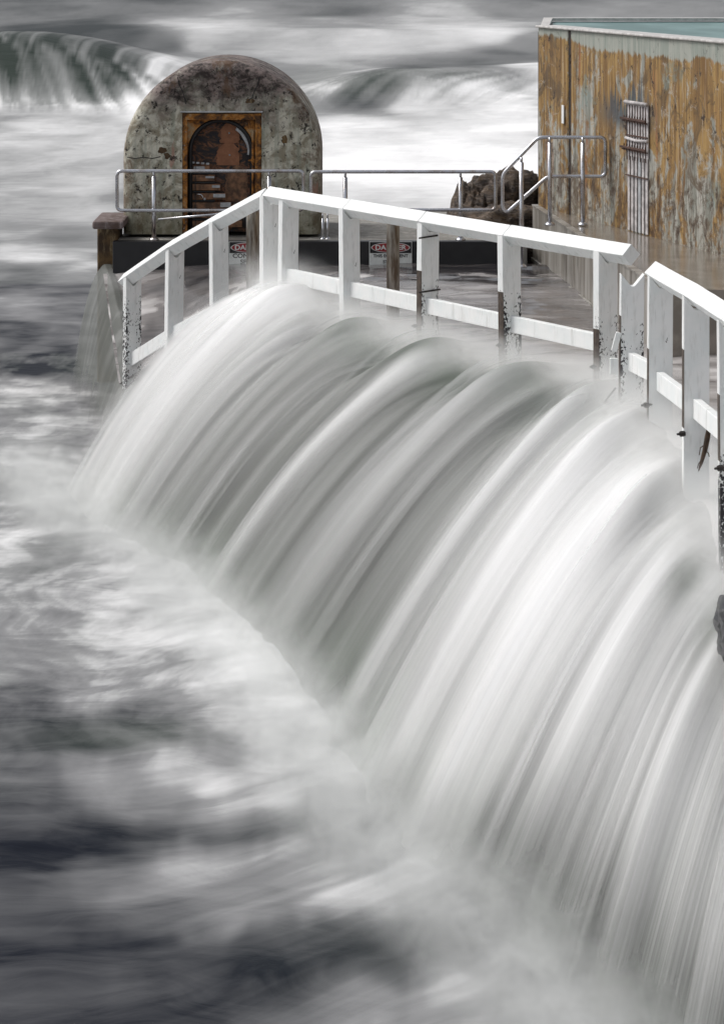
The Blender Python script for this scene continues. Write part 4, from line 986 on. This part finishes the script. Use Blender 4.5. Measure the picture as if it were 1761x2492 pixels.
# stair run, descending
F0 = empty('white_stair_fence', on_line(535)); F0.location.z = 0
tag(F0, 'white timber fence stepping down to the sea at the left', 'fence', 'white timber fences along the brink')
S = [(656, 1.10), (535, .82), (421, .52), (321, .20)]
PS = [on_line(px) + up * z for px, z in S]
for k, p in enumerate(PS): add_post(F0, p, p.z, p.z - 1.25, M_chip1 if k == 3 else M_paint, 0, ang1)
e = PS[3] + (PS[3] - PS[2]) * .18
for a, b in zip([PS[0].lerp(PS[1], .05), PS[1], PS[2]], [PS[1], PS[2], e]): top_rail(F0, a, b - (b - a).normalized() * .004)
for a, b in zip(PS[:-1], PS[1:]): low_rail(F0, a - up * .72, b - up * .72)
# lone notched post
pF = Vector((X_at(1531, 17.75), 17.75, 0)); F2 = empty('lone_post', pF); tag(F2, 'white post with an empty V notch where the rail has broken away', 'fence post')
add_post(F2, pF, .97 + .07, -.35, M_chip1, (-.3, .78), R(4))
bm = bmesh.new(); add_box(bm, (-.085, -.03, .62), (.035, .03, .12), Matrix.Rotation(.25, 3, 'Y'), bev=.004); add_box(bm, (-.10, -.03, .47), (.05, .03, .10), bev=.004); bmobj('broken_stub', bm, M_paint, F2)
bm = bmesh.new(); add_tube(bm, [(-.17, -.05, .24), (-.13, -.05, .29), (-.09, -.05, .34)], .006, 6); bmobj('bent_nail', bm, M_bolt, F2)
bolt(F2, pF + Vector((-.05, 0, .22)))
# near run
def PX(px, D): return Vector((X_at(px, D), D, 0))
P3 = [PX(1602, 17.15), PX(1691, 16.15), PX(1785, 15.1), PX(1900, 14.0)]
F3 = empty('white_fence', P3[1]); tag(F3, 'near run of white timber fence at the right edge of the picture', 'fence', 'white timber fences along the brink')
mm = [M_paint, M_paint, M_chip2, M_paint]
for p, m, zb, br in zip(P3, mm, (-.3, -.6, -.7, -.8), ((-.25, .66), (.36, .80), (.36, .71), (.3, .7))):
    o = add_post(F3, p, RZ, zb, m, br, R(2.5))
st_ = P3[0] - (P3[1] - P3[0]).normalized() * .10
for a, b in zip([st_, P3[1], P3[2]], P3[1:]): top_rail(F3, a + up * RZ, b + up * RZ - (b - a).normalized() * .003)
low_rail(F3, pF + up * .50, P3[0] + up * .50)
for a, b in zip(P3[:-1], P3[1:]): low_rail(F3, a + up * .47, b + up * .47)
for p in P3: bolt(F3, p + Vector((-.045, -.03, .33)), .075, .011)
# torn root caught under the lower rail
rt = empty('driftwood_root', (P3[1].x + .07, 16.05, .38)); tag(rt, 'dark splintered root dangling below the lower rail of the near fence', 'driftwood')
bm = bmesh.new(); add_tube(bm, [(0, 0, .03), (-.015, 0, -.06), (-.03, -.01, -.13), (-.05, -.01, -.20), (-.065, 0, -.25)], [.010, .016, .014, .010, .003], 8); bmobj('stem', bm, M_wood, rt, True)
for k, pth in enumerate(([(-.025, 0, -.1), (-.055, 0, -.12), (-.06, 0, -.16)], [(-.03, 0, -.13), (-.01, 0, -.15), (-.005, 0, -.17)], [(-.045, 0, -.18), (-.065, 0, -.21), (-.072, 0, -.235)])):
    bm = bmesh.new(); add_tube(bm, pth, .003, 5); bmobj('rootlet', bm, M_wood, rt, True)
